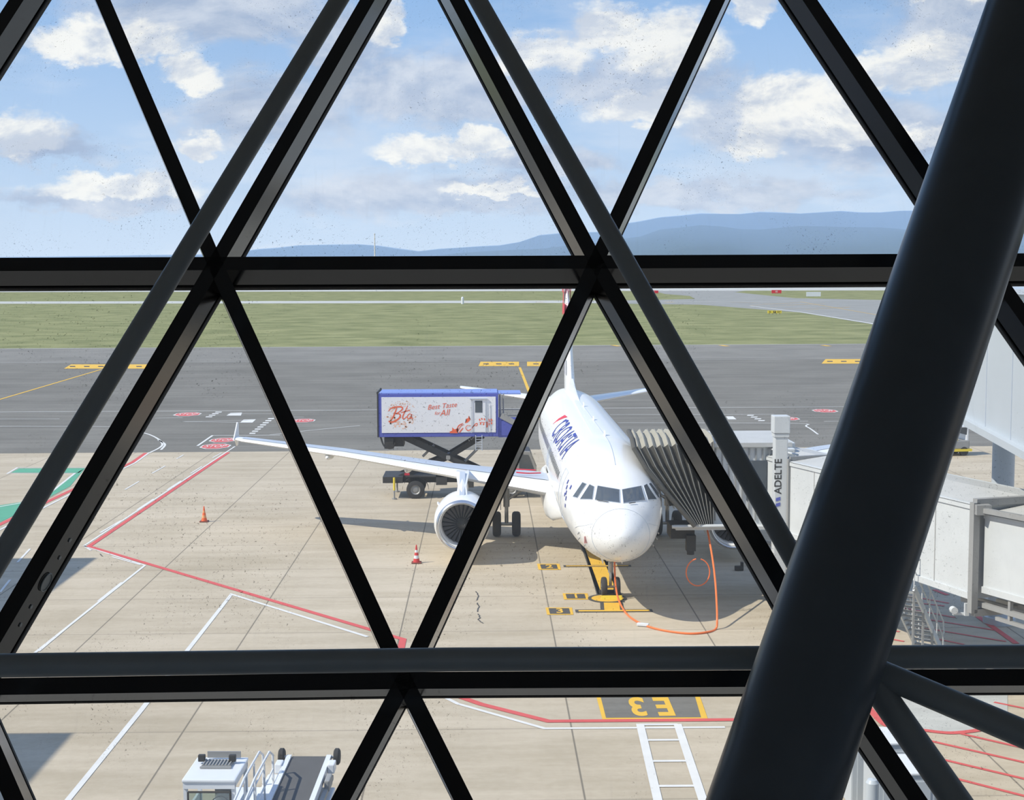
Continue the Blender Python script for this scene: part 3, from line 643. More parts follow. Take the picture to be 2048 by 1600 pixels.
for sx in (1, -1):
    for (s0, s1, z0, z1) in ((32.9, 33.7, 9.9, 10.6), (33.7, 34.5, 10.6, 11.3), (33.0+.6, 34.3, 10.0, 10.55), (34.4, 35.1, 9.9, 10.6), (33.6, 34.2, 11.3, 11.6), (34.5, 35.3, 11.2, 11.6)):
        xx = sx*.22; b.faces.new([b.verts.new(p) for p in ((xx, s0, z0), (xx, s1, z0), (xx*.9, s1, z1), (xx*.9, s0, z1))])
inst('tail_checks', b, M_RED, fn)['label'] = 'red checks near the fin tip'
b = BM(); b.faces.new([b.verts.new(p) for p in ((-.30, 30.6, 6.7), (-.30, 30.9, 6.7), (-.285, 31.5, 7.5), (-.285, 31.2, 7.5))]); inst('tail_mark', b, M_BLUE, fn)
# crown seam
b = BM(); tube(b, [(0, s, prof(s)[0]+.008) for s in [3.2+.5*i for i in range(45)]], .012, 5); inst('crown_seam', b, M_AGREY, plane)
# wing upper walkway marks
b = BM(); tube(b, spline([(-3.4, 14.4, 3.50), (-2.9, 14.3, 3.47), (-2.3, 14.6, 3.44)], 6), .03, 5); tube(b, spline([(-3.9, 14.6, 3.50), (-3.7, 15.3, 3.52), (-2.5, 15.2, 3.48)], 6), .03, 5); inst('wing_emblem', b, M_RED, plane)
# nose gear
gr = bpy.data.objects.new('nose_gear', None); COL.objects.link(gr); gr.parent = plane; gr.location = (0, 5.07, 0)
b = BM(); cyl(b, (0, 0, .38), (0, -.02, 1.0), .055); cyl(b, (0, -.02, .95), (0, -.04, 1.35), .10); cyl(b, (0, -.04, 1.3), (0, -.1, 2.1), .085); cyl(b, (-.22, 0, .38), (.22, 0, .38), .05); cyl(b, (0, -.02, 1.15), (0, .75, 1.95), .045); tube(b, [(0, -.1, 1.0), (0, -.22, .75), (0, -.08, .48)], .025, 6); box(b, (0, -.05, 1.45), (.34, .12, .12)); cyl(b, (-.13, -.12, 1.5), (-.13, -.2, 1.5), .07); cyl(b, (.13, -.12, 1.5), (.13, -.2, 1.5), .07); inst('strut', b, M_METAL, gr, True)
for x in (-.25, .25):
    b = BM(); lathe(b, [(-.11, .19), (-.11, .30), (-.09, .355), (-.04, .38), (.04, .38), (.09, .355), (.11, .30), (.11, .19)], (x, 0, .38), 'x', 28); tw = inst('tyre', b, M_TYRE, gr, True)
    b = BM(); lathe(b, [(-.08, 0), (-.1, .19), (.1, .19), (.08, 0)], (x, 0, .38), 'x', 20); inst('wheel_rim', b, M_METAL, tw)
for x in (-.36, .36):
    b = BM(); box(b, (x, -.1, 1.62), (.03, 1.5, .34), 0, None, .01); inst('gear_door', b, M_AWHITE, gr)
# chocks
for yo, lab in ((-.50, 'yellow-edged black wheel chock in front of the nose wheels'), (.50, 'wheel chock behind the nose wheels')):
    b = BM(); prism(b, [(-.40, -.09, 0), (-.40, .09, 0), (-.40, .04, .13), (-.40, -.04, .13)], (.80, 0, 0)); o = inst('wheel_chock', b, M_SIGNY if yo < 0 else M_DARK); o.location = (X0, Y0+yo, .02); tag(o, lab, 'wheel chock')
# ------------------------------------------------------------------ catering truck
c = G(830, 998); TY = c.y; TZ0 = 0
kx = lambda px, d: (px-970)/F_PX*(d+.9)
TX0, TX1 = kx(762, TY), kx(1072, TY)
truck = thing('catering_truck', 'blue and white catering high-loader truck raised behind the wing', 'truck', ((TX0+TX1)/2, TY+1.25, 0))
tx = lambda px: kx(px, TY)-(TX0+TX1)/2
HW = 1.25
b = BM(); box(b, ((tx(768)+tx(1010))/2, -.55, .95), (tx(1010)-tx(768), .14, .26)); box(b, ((tx(768)+tx(1010))/2, .55, .95), (tx(1010)-tx(768), .14, .26))
for x in (770, 800, 850, 900, 950, 1000): box(b, (tx(x), 0, .95), (.12, 1.2, .2))
box(b, (tx(785), 0, 1.05), (1.1, 2.4, .34)); box(b, (tx(882), -.9, 1.0), (.6, .5, .5)); box(b, (tx(930), -.85, .85), (.9, .6, .5)); box(b, (tx(905), 0, 1.15), (1.6, 1.8, .16)); box(b, (tx(850), 0, 1.22), (2.2, 2.3, .06))
inst('chassis', b, M_DARK, truck)
for px_, nm in ((830, 0), (1022, 1)):
    for sy in (-1, 1):
        b = BM(); lathe(b, [(-.16, .25), (-.16, .42), (-.13, .5), (.13, .5), (.16, .42), (.16, .25)], (tx(px_), sy*1.05, .5), 'y', 26); w1 = inst('wheel', b, M_TYRE, truck, True)
        b = BM(); lathe(b, [(-.13, 0), (-.13, .12), (-.1, .2), (-.17, .27), (.17, .27), (.1, .2), (.13, .12), (.13, 0)], (tx(px_), sy*1.05, .5), 'y', 20); inst('rim', b, mat('rim_grey', (.30, .30, .29), .5, .3), w1)
        b = BM(); pts = [(tx(px_)+.72*math.cos(a), .5+.72*math.sin(a)) for a in [math.pi*i/12 for i in range(13)]]
        V = [(b.verts.new((x, sy*.82, z)), b.verts.new((x, sy*1.24, z))) for x, z in pts]
        for p, q in zip(V, V[1:]): b.faces.new((p[0], p[1], q[1], q[0]))
        inst('mudguard', b, M_DARK, truck)
for px_ in (788, 990):
    for sy in (-1, 1):
        b = BM(); cyl(b, (tx(px_), sy*1.3, .06), (tx(px_), sy*1.3, 1.15), .045, n=8); cyl(b, (tx(px_), sy*1.3, 0), (tx(px_), sy*1.3, .06), .14, n=12); sl_ = inst('stabiliser_leg', b, M_BRD, truck)
        b = BM(); cyl(b, (tx(px_), sy*1.3, .5), (tx(px_), sy*1.3, 1.2), .06, n=8); inst('hazard_sleeve', b, M_SIGNY, sl_)
# container
CZ0, CZ1 = 3.42, 5.80; cx0, cx1 = kx(758, TY)-(TX0+TX1)/2, kx(996, TY)-(TX0+TX1)/2
b = BM(); box(b, ((cx0+cx1)/2, 0, (CZ0+CZ1)/2), (cx1-cx0, 2*HW, CZ1-CZ0), 0, None, .03); ct = inst('container', b, M_TBLUE, truck)
b = BM(); box(b, ((cx0+cx1)/2+.02, -HW-.01, (CZ0+CZ1)/2+.03), (cx1-cx0-.32, .03, CZ1-CZ0-.42)); inst('side_panel', b, M_TWHITE, ct)['label'] = 'white side panel'
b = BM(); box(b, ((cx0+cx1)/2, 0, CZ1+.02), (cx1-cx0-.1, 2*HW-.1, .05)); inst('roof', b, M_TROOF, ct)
fy = -HW-.032
def tpx(px, py):      # point on the container side plane
    d = ray(px, py); Yp = TY+1.25+fy; t = Yp/d.y; p = CAM+d*t; return Vector((p.x-(TX0+TX1)/2, fy, p.z))
c5 = lambda x, y: tpx(740+x/5.689, 760+y/5.689)
def stroke(name, pts, r, m, par, sm=6, flat=.012):
    P_ = [c5(*p)+Vector((0, -.014 if p[0] > 1080 else 0, 0)) for p in pts]; P_ = spline(P_, sm) if sm and len(P_) > 2 else P_
    b = BM(); L = []
    for i, p in enumerate(P_):
        t = (P_[min(i+1, len(P_)-1)]-P_[max(i-1, 0)]).normalized(); nn = Vector((-t.z, 0, t.x)); tp = r*(.45+.55*math.sin(math.pi*(i+.6)/(len(P_)+.2)))
        L.append((b.verts.new(p+nn*tp), b.verts.new(p-nn*tp)))
    for p, q in zip(L, L[1:]): b.faces.new((p[0], p[1], q[1], q[0]))
    return inst(name, b, m, par)
def blob(name, pts, m, par, dy=0.):
    b = BM(); vs = [b.verts.new(c5(*p)+Vector((0, dy, 0))) for p in pts]; b.faces.new(vs); bmesh.ops.triangulate(b, faces=b.faces); return inst(name, b, m, par)
random.seed(11)
pb = BM()
for i in range(150):
    a = random.uniform(0, 6.28); rr = 165*math.sqrt(random.uniform(.28, 1)); x, y = 360+rr*math.cos(a), 390+rr*math.sin(a)
    n_ = random.choice((3, 4, 5, 6)); s = random.uniform(6, 13)*(1.3 if y > 420 else .8); ph = random.uniform(0, 6)
    pb.faces.new([pb.verts.new(c5(x+s*math.cos(ph+6.283*k/n_), y+s*.7*math.sin(ph+6.283*k/n_))+Vector((0, .003, 0))) for k in range(n_)])
inst('round_print', pb, M_PEACH, ct)['label'] = 'peach round print of small shapes'
for pts, r in (([(212, 352), (240, 322), (290, 308), (355, 306), (370, 325), (345, 355), (290, 385)], .040), ([(305, 315), (285, 370), (262, 425), (240, 455)], .042), ([(290, 385), (330, 385), (345, 405), (325, 440), (270, 475), (225, 478), (212, 465)], .045), ([(430, 290), (405, 345), (378, 400), (372, 435), (392, 440), (415, 415)], .034), ([(350, 372), (400, 358), (455, 342)], .030), ([(476, 392), (452, 386), (430, 402), (424, 428), (440, 440), (460, 424), (474, 396)], .028), ([(478, 388), (468, 425), (476, 438), (492, 430)], .028)):
    stroke('logo_stroke', pts, r, M_ORANGE, ct)
tb = lambda s, x, y, size, m: text_on('slogan_lettering', s, size, MX(c5(x, y)+Vector((0, -.004, 0)), (math.cos(.10), 0, math.sin(.10)), (0, 0, 1), (0, -1, 0)), m, ct, shear=.25, bold=.0)
tb('Best Taste', 820, 298, .38, M_ORANGE); tb('for', 765, 378, .26, M_ORANGE); tb('All', 848, 375, .48, M_ORANGE)
blob('star_print', [(905, 590), (935, 575), (935, 538), (962, 562), (1005, 545), (985, 580), (1000, 605), (910, 605)], M_ORANGE, ct)
for pts, r in (([(985, 570), (1010, 520), (1060, 492)], .03), ([(1000, 590), (1030, 530), (1070, 505)], .02), ([(1015, 600), (1035, 575), (1060, 545)], .035), ([(1150, 520), (1105, 520), (1090, 550), (1115, 575), (1150, 560), (1165, 540), (1200, 500), (1220, 495), (1215, 520), (1180, 520), (1165, 540)], .025), ([(1240, 480), (1300, 482), (1390, 470)], .018), ([(1330, 540), (1335, 510), (1330, 480)], .05)): stroke('floral_print', pts, r, M_ORANGE, ct)
blob('star_print', [(1080, 490), (1100, 465), (1095, 440), (1115, 435), (1125, 405), (1130, 440), (1145, 450), (1125, 470), (1110, 485)], M_ORANGE, ct)
for x, y, d in ((1245, 455, 1), (1270, 445, 1), (1300, 450, 1), (1350, 455, 1), (1380, 455, 1), (1255, 495, -1), (1290, 500, -1), (1350, 500, -1), (1380, 490, -1)):
    blob('leaf_print', [(x, y+12*d), (x-8, y-10*d), (x+4, y-16*d), (x+14, y+4*d)], M_ORANGE, ct, -.014)
# side door with frame
b = BM(); p0, p1 = c5(1155, 600), c5(1325, 212); box(b, ((p0.x+p1.x)/2-.0, -HW-.036, (p0.z+p1.z)/2), (.78, .012, p1.z-p0.z-.05), 0, None, .01); dr = inst('door', b, M_TWHITE, ct)
b = BM(); q0, q1 = c5(1196, 370), c5(1278, 235); box(b, ((q0.x+q1.x)/2, -HW-.046, (q0.z+q1.z)/2), (q1.x-q0.x, .02, q1.z-q0.z), 0, None, .008); inst('door_window', b, M_WGLASS, dr)
b = BM(); cyl(b, p0+Vector((0, -.05, 0)), Vector((p0.x, fy-.05, p1.z)), .02, n=6); x2 = c5(1345, 400).x; cyl(b, (x2, fy-.05, p0.z), (x2, fy-.05, p1.z-.2), .018, n=6); x3 = c5(1315, 400).x; cyl(b, (x3, fy-.04, p0.z), (x3, fy-.04, p1.z-.2), .018, n=6); beam(b, (p0.x-.08, fy-.04, p1.z), (x3+.1, fy-.04, p1.z), .08, .04); inst('door_rail', b, M_AGREY, dr)
b = BM(); l0, l1 = c5(1203, 655).x, c5(1275, 655).x; zt, zb = CZ0, 2.66
for x in (l0, l1): cyl(b, (x, fy-.05, zt+.1), (x, fy-.05, zb), .02, n=6)
for i in range(6): cyl(b, (l0, fy-.05, zb+.06+i*.14), (l1, fy-.05, zb+.06+i*.14), .014, n=6)
inst('ladder', b, M_AGREY, ct)
b = BM(); box(b, (cx0+.9, -.3, CZ0-.3), (.9, 1.2, .5)); box(b, (cx0+.55, -.9, CZ0-.35), (.5, .5, .6)); tube(b, spline([(cx0+.1, -1.1, CZ0), (cx0+.3, -1.15, CZ0-.5), (cx0+.7, -1.1, CZ0-.62), (cx0+.9, -1.1, CZ0-.3)], 5), .05, 6); inst('underfloor_unit', b, M_DARK, ct)
b = BM()
for x in (cx0-.03,):
    for y in (-HW, HW): cyl(b, (x, y, CZ0), (x, y, CZ1+.12), .04, n=6)
    box(b, (x-.02, 0, CZ1+.05), (.06, 2.6, .1))
inst('tail_frame', b, M_DARK, ct)
# platform at the aircraft end
b = BM(); box(b, (cx1+.75, 0, CZ0+.02), (1.5, 2.3, .14)); box(b, (cx1+.55, -1.15, CZ0+.55), (1.1, .05, 1.0)); inst('platform', b, M_TBLUE, ct)
b = BM(); beam(b, (cx1+.15, -1.2, CZ0+1.15), (cx1+.9, -1.2, CZ0+.75), .05, .3); inst('platform_guard', b, M_BRD, ct)
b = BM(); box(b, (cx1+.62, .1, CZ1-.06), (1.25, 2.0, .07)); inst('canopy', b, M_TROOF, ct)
b = BM()
for y in (-.9, .9):
    cyl(b, (cx1+.12, y, CZ0), (cx1+.12, y, CZ1-.05), .05, n=6); cyl(b, (cx1+.3, y, CZ0), (cx1+.3, y, CZ1-.05), .03, n=6)
for z in (1.1, .75):
    for y in (-1.15, 1.15): cyl(b, (cx1+.1, y, CZ0+z+.15), (cx1+1.5, y, CZ0+z+.15), .022, n=6)
for y in (-1.15, 1.15): cyl(b, (cx1+1.5, y, CZ0), (cx1+1.5, y, CZ0+1.25), .025, n=6)
inst('platform_railing', b, M_BRD, ct)
# scissor lift
def tp2(px, py, y):
    d = ray(px, py); t = (TY+1.25+y)/d.y; p = CAM+d*t; return Vector((p.x-(TX0+TX1)/2, y, p.z))
c5b = lambda x, y, yy: tp2(740+x/5.689, 760+y/5.689, yy)
for yy in (-.75, .75):
    ref = -.75
    a0, a1, a2, a3 = c5b(380, 665, ref), c5b(890, 880, ref), c5b(1290, 690, ref), c5b(330, 1115, ref)
    lo = Vector((a1.x*2-a0.x+.3, 0, 1.15))
    b = BM(); up1 = Vector((a0.x, yy, CZ0-.02)); mid = Vector((a1.x, yy, a1.z)); beam(b, up1, mid, .14, .34); beam(b, mid, mid+(mid-up1)*.9, .14, .30); inst('scissor_arm', b, M_DARK, truck)
    b = BM(); lo3 = Vector((a3.x, yy, a3.z)); up2 = Vector((a2.x, yy, CZ0-.02)); beam(b, lo3+Vector((0, .16, 0)), mid+Vector((0, .16, 0)), .12, .30); beam(b, mid+Vector((0, .16, 0)), up2+Vector((0, .16, 0)), .12, .28); inst('scissor_arm', b, M_DARK, truck)
b = BM(); cyl(b, (mid.x, -.95, mid.z), (mid.x, .95, mid.z), .12); box(b, (mid.x, -.86, mid.z), (.22, .03, .22)); inst('pivot', b, M_BRD, truck)
for yy in (-.4, .4):
    p, q = c5b(600, 870, yy), c5b(700, 760, yy); b = BM(); cyl(b, p, q+Vector((.15, 0, .1)), .07, n=10); p, q = c5b(1080, 925, yy), c5b(1240, 765, yy); cyl(b, p, q, .08, n=10); inst('lift_cylinder', b, M_BRD, truck)
dvec = (up2-mid).normalized(); text_on('maker_lettering', 'TREPEL', .30, MX(mid+dvec*1.75+Vector((0, .16-.075, 0))+Vector((0, -.0, 0)), dvec, dvec.cross(Vector((0, 1, 0)))*-1, (0, -1, 0)), M_PW, truck, bold=.012)
b = BM(); p = c5b(420, 1075, -1.0); box(b, p+Vector((0, .1, 0)), (.28, .04, .12)); inst('red_plate', b, M_RED, truck)
# driver cab
b = BM(); xa, xb = tx(1028), tx(1072)
prism(b, [(xa, -1.2, .6), (xb, -1.2, .6), (xb, -1.2, 1.7), (xb-.35, -1.2, 2.55), (xa, -1.2, 2.6)], (0, 2.4, 0)); dc = inst('driver_cab', b, M_BRD, truck)
b = BM(); prism(b, [(xa+.25, -1.22, 1.6), (xb-.15, -1.22, 1.6), (xb-.45, -1.22, 2.4), (xa+.25, -1.22, 2.42)], (0, .03, 0)); prism(b, [(xb-.02, -1.05, 1.72), (xb-.33, -1.05, 2.46), (xb-.33, 1.05, 2.46), (xb-.02, 1.05, 1.72)], (.03, 0, .02)); inst('cab_window', b, M_WGLASS, dc)
b = BM(); box(b, (xb+.05, 0, .7), (.1, 2.4, .3)); inst('bumper', b, M_DARK, dc)
# ------------------------------------------------------------------ boarding bridge
A0 = Vector((10.0, 52.9, 0)); C0 = Vector((13.8, 39.7, 0)); TD = (C0-A0).normalized(); TN = Vector((-TD.y, TD.x, 0))   # TN points away from the aircraft (+x)
br = thing('boarding_bridge', 'grey-white boarding bridge docked at the front door of the airliner', 'boarding bridge', (0, 0, 0))
def onwall(px):      # distance along the left wall line where the column px hits
    d = ray(px, 900); d2 = Vector((d.x, d.y)); a = Vector((A0.x, A0.y)); t_ = Vector((TD.x, TD.y))
    den = t_.x*d2.y-t_.y*d2.x; return -(a.x*d2.y-a.y*d2.x)/den
def tunnel(name, s0, s1, inset, z0a, z0b, z1a, z1b, wid, m=M_BR):
    p = A0+TD*s0+TN*inset; q = A0+TD*s1+TN*inset; ww = wid-2*inset
    b = BM()
    ring = lambda c, za, zb: [c+Vector((0, 0, za)), c+TN*ww+Vector((0, 0, za)), c+TN*ww+Vector((0, 0, zb)), c+Vector((0, 0, zb))]
    rings_mesh(b, [ring(p, z0a, z1a), ring(q, z0b, z1b)])
    t = inst(name, b, m, br)
    b = BM(); rings_mesh(b, [[v+Vector((0, 0, .0)) for v in ((p-TN*.06+Vector((0, 0, z1a-.02))), (p+TN*(ww+.06)+Vector((0, 0, z1a-.02))), (p+TN*(ww*.5)+Vector((0, 0, z1a+.16))))], [v for v in ((q-TN*.06+Vector((0, 0, z1b-.02))), (q+TN*(ww+.06)+Vector((0, 0, z1b-.02))), (q+TN*(ww*.5)+Vector((0, 0, z1b+.16))))]]); inst('roof', b, M_BRR, t)
    b = BM(); beam(b, p-TN*.03+Vector((0, 0, z0a+.08)), q-TN*.03+Vector((0, 0, z0b+.08)), .06, .18); beam(b, p-TN*.02+Vector((0, 0, z1a-.10)), q-TN*.02+Vector((0, 0, z1b-.10)), .05, .12)
    inst('edge_trim', b, M_BR, t)
    return t
def portal(name, s, ext, za, zb, wid, th=.22, m=M_BRD):
    c = A0+TD*s-TN*ext; b = BM(); ww = wid+2*ext
    for o in (0, ww): beam(b, c+TN*o+Vector((0, 0, za)), c+TN*o+Vector((0, 0, zb)), th, th, 0, TD)
    beam(b, c+Vector((0, 0, zb)), c+TN*ww+Vector((0, 0, zb)), th, th); beam(b, c+Vector((0, 0, za)), c+TN*ww+Vector((0, 0, za)), th, th)
    return inst(name, b, m, br)
sB = onwall(1579); sC = onwall(1949); WID = 3.2
tunnel('tunnel_section', -1.0, sB, .38, 3.02, 3.02, 5.58, 5.58, WID)
portal('portal_frame', sB, .0, 2.75, 5.78, WID, .16)
tB = tunnel('tunnel_section', sB+.1, sC, .0, 2.98, 3.12, 5.70, 5.86, WID)
portal('portal_frame', sC+.12, .02, 2.75, 5.92, WID, .20)
tD_ = tunnel('tunnel_section', sC+.2, sC+22, .26, 3.34, 4.3, 5.62, 6.6, WID)
b = BM()
for i in range(1, 6):
    s = sB+(sC-sB)*i/6; c = A0+TD*s-TN*.012; zz = (sB-s)/(sB-sC)
    beam(b, c+Vector((0, 0, 3.1)), c+Vector((0, 0, 5.7)), .02, .03, 0, TD)
inst('panel_seam', b, M_BRR, tB)
b = BM()   # beam along the roof edge of the last section, with its bracket
p = A0+TD*(sC+.3)+TN*.1; beam(b, p+Vector((0, 0, 5.72)), p+TD*21+Vector((0, 0, 6.6)), .14, .14); box(b, p+Vector((0, 0, 5.74)), (.42, .30, .28)); inst('cable_duct', b, M_BRD, br)
b = BM(); p = A0+TD*(sC-.8)+TN*.3; 
for o in (0, .5, 1.2): beam(b, p+TN*o+Vector((0, 0, 2.92-.12*o)), p+TN*o+TD*22+Vector((0, 0, 3.85)), .14, .14)
for i in range(1, 9): beam(b, p+TD*(i*2.2)+Vector((0, 0, 2.7+.09*i)), p+TD*(i*2.2)+Vector((0, 0, 3.3+.09*i)), .1, .1, 0, TD)
beam(b, p+TD*1.6+Vector((0, 0, 2.72)), p+TD*22+Vector((0, 0, 3.55)), .1, .1)
inst('underframe', b, M_BRD, br)
b = BM(); p = A0+TD*(sC-.15)-TN*.02; box(b, p+Vector((0, 0, 2.78)), (.12, .1, .36)); box(b, p+Vector((-.16, .1, 2.63)), (.4, .1, .06)); cyl(b, p+Vector((-.34, .0, 2.74)), p+Vector((-.34, .2, 2.74)), .10, n=12); inst('end_bracket', b, M_BR, br)
b = BM()
p = A0+TD*(sB-.4)+TN*.1
for i, (s, o) in enumerate(((-2.6, .9), (-1.2, .6), (3.0, .4))): box(b, A0+TD*(sB+s)+TN*o+Vector((0, 0, 5.85)), (.45, .35, .28), 0, None, .04)
tube(b, [A0+TD*(sB-2.8)+TN*.5+Vector((0, 0, 5.82)), A0+TD*(sB-.3)+TN*.5+Vector((0, 0, 5.86))], .04, 6); inst('roof_equipment', b, M_BR, br)
# lift columns and bogie
for o, nm in ((-.22, 0), (WID+.3, 1)):
    c = A0+TD*(sB-.28)+TN*o; b = BM(); box(b, c+Vector((0, 0, 4.1)), (.46, .46, 5.9), 0, None, .03); lc = inst('lift_column', b, M_BR, br)
    b = BM(); box(b, c+Vector((0, 0, 7.0)), (.58, .58, .62), 0, None, .03); box(b, c+Vector((0, 0, 6.62)), (.52, .52, .12)); inst('column_cap', b, M_BR, lc)
    b = BM(); box(b, c+Vector((.32, .1, 5.1)), (.16, .3, 1.1)); inst('junction_box', b, M_BR, lc)
    if nm == 0:
        z_ = Vector((c.x-.236, c.y, 4.72)); nn = Vector((0, -1, 0))
        M_ = MX((c.x-.10, c.y-.236, 5.15), (0, 0, 1), (-1, 0, 0), (0, -1, 0))
        text_on('maker_lettering', 'ADELTE', .36, M_, M_DARK, lc, bold=.006)
        b = BM()
        for k in range(2): prism(b, [(c.x-.18, c.y-.238, 4.05+.2*k), (c.x-.02, c.y-.238, 4.10+.2*k), (c.x-.02, c.y-.238, 4.22+.2*k), (c.x-.18, c.y-.238, 4.17+.2*k)], (0, -.004, 0))
        inst('maker_mark', b, M_TBLUE, lc)
c = A0+TD*(sB-.28)+TN*(WID/2); b = BM(); beam(b, c-TN*2.1+Vector((0, 0, 1.15)), c+TN*2.1+Vector((0, 0, 1.15)), .6, .5); inst('bogie_beam', b, M_BRD, br)
for o in (-1.5, -.7, .7, 1.5):
    b = BM(); cc = c+TN*o; cyl(b, cc-TN*.16+Vector((0, 0, .55)), cc+TN*.16+Vector((0, 0, .55)), .55, n=24); inst('bogie_wheel', b, M_TYRE, br, True)
# cab
CX0, CX1, CY0, CY1 = 8.45, 10.9, 52.5, 56.2
b = BM(); prism(b, [(CX0, CY0, 2.95), (CX1-.5, CY0, 2.95), (CX1, CY0+.4, 2.95), (CX1+.9, CY0+1.2, 2.95), (CX1+.9, CY1, 2.95), (CX0, CY1, 2.95)], (0, 0, 2.95)); cb = inst('bridge_cab', b, M_BR, br)
b = BM(); box(b, ((CX0+CX1)/2+.2, (CY0+CY1)/2, 6.0), (CX1-CX0+.6, CY1-CY0+.3, .16)); box(b, (CX0+.35, CY0+.5, 6.3), (.3, .3, .55)); inst('roof', b, M_BRR, cb)
b = BM()
for i in range(9): box(b, (CX0+.12+i*.25, CY0-.02, 4.5), (.05, .05, 2.7))
inst('vertical_rib', b, M_BRD, cb)
b = BM(); box(b, (CX0+1.65, CY0-.03, 4.65), (.75, .04, 1.5)); inst('cab_window', b, M_WGLASS, cb)
b = BM(); box(b, (CX0+.4, CY0-.15, 2.92), (3.6, .5, .12)); tube(b, [(CX0-1.55, CY0-.45, 3.0), (CX0+.9, CY0-.45, 3.02)], .07, 8); box(b, (CX0+.85, CY0-.4, 3.0), (.35, .25, .3)); box(b, (CX0+1.35, CY0-.1, 2.55), (.35, .4, .6)); inst('cab_floor_frame', b, M_BR, cb)
b = BM(); tube(b, [(CX0+1.0+1.5*math.sin(a)*.9, CY0-.1, 2.75-.75*(1-math.cos(a*1.0))*.0-.55*math.sin(a)**1.0) for a in [i*math.pi/20 for i in range(21)]], .07, 6); inst('curved_rail', b, M_BR, cb)
b = BM(); box(b, (CX0-1.0, CY0+1.2, 2.6), (.9, 1.2, .5)); box(b, (CX0-.7, CY0+.6, 2.2), (.35, .35, .6)); cyl(b, (CX0-.7, CY0+.6, 1.75), (CX0-.7, CY0+.6, 2.2), .14); inst('levelling_gear', b, M_DARK, cb)
# bellows
b = BM(); NU = 21
prof0 = [Vector(p) for p in ((X0+2.95, 52.0, 3.05), (X0+2.40, 52.0, 3.7), (X0+1.75, 52.0, 4.45), (X0+1.15, 52.1, 5.2), (X0+.72, 52.3, 5.92), (X0+.70, 52.9, 6.22), (X0+.75, 54.4, 6.3), (X0+.95, 56.2, 6.1), (X0+1.8, 56.5, 5.2), (X0+2.2, 56.5, 4.2), (X0+2.7, 56.5, 3.05))]
prof1 = [Vector(p) for p in ((CX0, 52.3, 3.05), (CX0, 52.3, 3.8), (CX0, 52.3, 4.6), (CX0, 52.3, 5.5), (CX0, 52.35, 6.1), (CX0, 52.9, 6.25), (CX0, 54.4, 6.3), (CX0, 56.3, 6.15), (CX0, 56.5, 5.3), (CX0, 56.5, 4.2), (CX0, 56.5, 3.05))]
V = []
for i in range(NU+1):
    u = i/NU; row = []
    for j, (p, q) in enumerate(zip(prof0, prof1)):
        o = (.10 if i % 2 else -.10)
        nrm = Vector((0, -1, 0)) if j < 4 else (Vector((0, -.6, .6)) if j == 4 else (Vector((0, 0, .7)) if j < 7 else (Vector((0, .6, .6)) if j == 7 else Vector((0, 1, 0)))))
        row.append(b.verts.new(p.lerp(q, u)+nrm*o*(1 if j else .4)))
    V.append(row)
for i in range(NU):
    for j in range(len(prof0)-1):
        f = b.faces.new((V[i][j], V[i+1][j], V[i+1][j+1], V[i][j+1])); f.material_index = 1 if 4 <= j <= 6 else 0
bel = inst('bellows', b, [M_BELL, M_BELLT], br); sm = bel.modifiers.new('thickness', 'SOLIDIFY'); sm.thickness = .03
b = BM()
for i in range(1, NU+1, 2):
    u = i/NU; pts = [p.lerp(q, u)+Vector((0, -.125, 0) if j < 4 else ((0, -.09, .09) if j == 4 else (0, 0, .10))) for j, (p, q) in enumerate(zip(prof0[:7], prof1[:7]))]
    tube(b, pts, .014, 5)
inst('bellows_rib', b, mat('rib_light', (.27, .265, .24), .6), bel)
b = BM(); tube(b, [p+Vector((0, -.12 if j < 6 else .1, 0)) for j, p in enumerate(prof0)], .09, 8); inst('bumper_edge', b, M_BELL, bel)
# service stairs under the bridge
st_ = thing('service_stairs', 'grey metal service stairs with handrails below the boarding bridge', 'stairs', (0, 0, 0))
T0_, B0_ = G(1776, 1170, 2.9), G(1838, 1304, .05); sd_ = (B0_-T0_); side = Vector((sd_.y, -sd_.x, 0)).normalized()*.8
side = Vector((abs(side.x), side.y*(1 if side.x > 0 else -1), 0))
for o in (0, 1):
    b = BM(); beam(b, T0_+side*o, B0_+side*o, .06, .2); inst('stringer', b, M_BR, st_)
    b = BM()
    for h in (.55, 1.05): tube(b, [T0_+side*o+Vector((0, 0, h)), B0_+side*o-sd_*.04+Vector((0, 0, h)), B0_+side*o+Vector((0, 0, h-.3))], .025, 6)
    for t in (0, .25, .5, .75, .97): cyl(b, T0_+side*o+sd_*t, T0_+side*o+sd_*t+Vector((0, 0, 1.05)), .02, n=6)
    inst('handrail', b, M_BR, st_)
for i in range(1, 14):
    b = BM(); p = T0_+sd_*(i/14)+side*.5; beam(b, p-side*.5, p+side*.5, .22, .03); inst('step', b, M_BRD, st_)
b = BM()
for t in (.0, .3, .6): beam(b, Vector((*(T0_+sd_*t+side).to_2d(), 0)), T0_+sd_*t+side, .06, .06)
inst('support_post', b, M_BRD, st_)
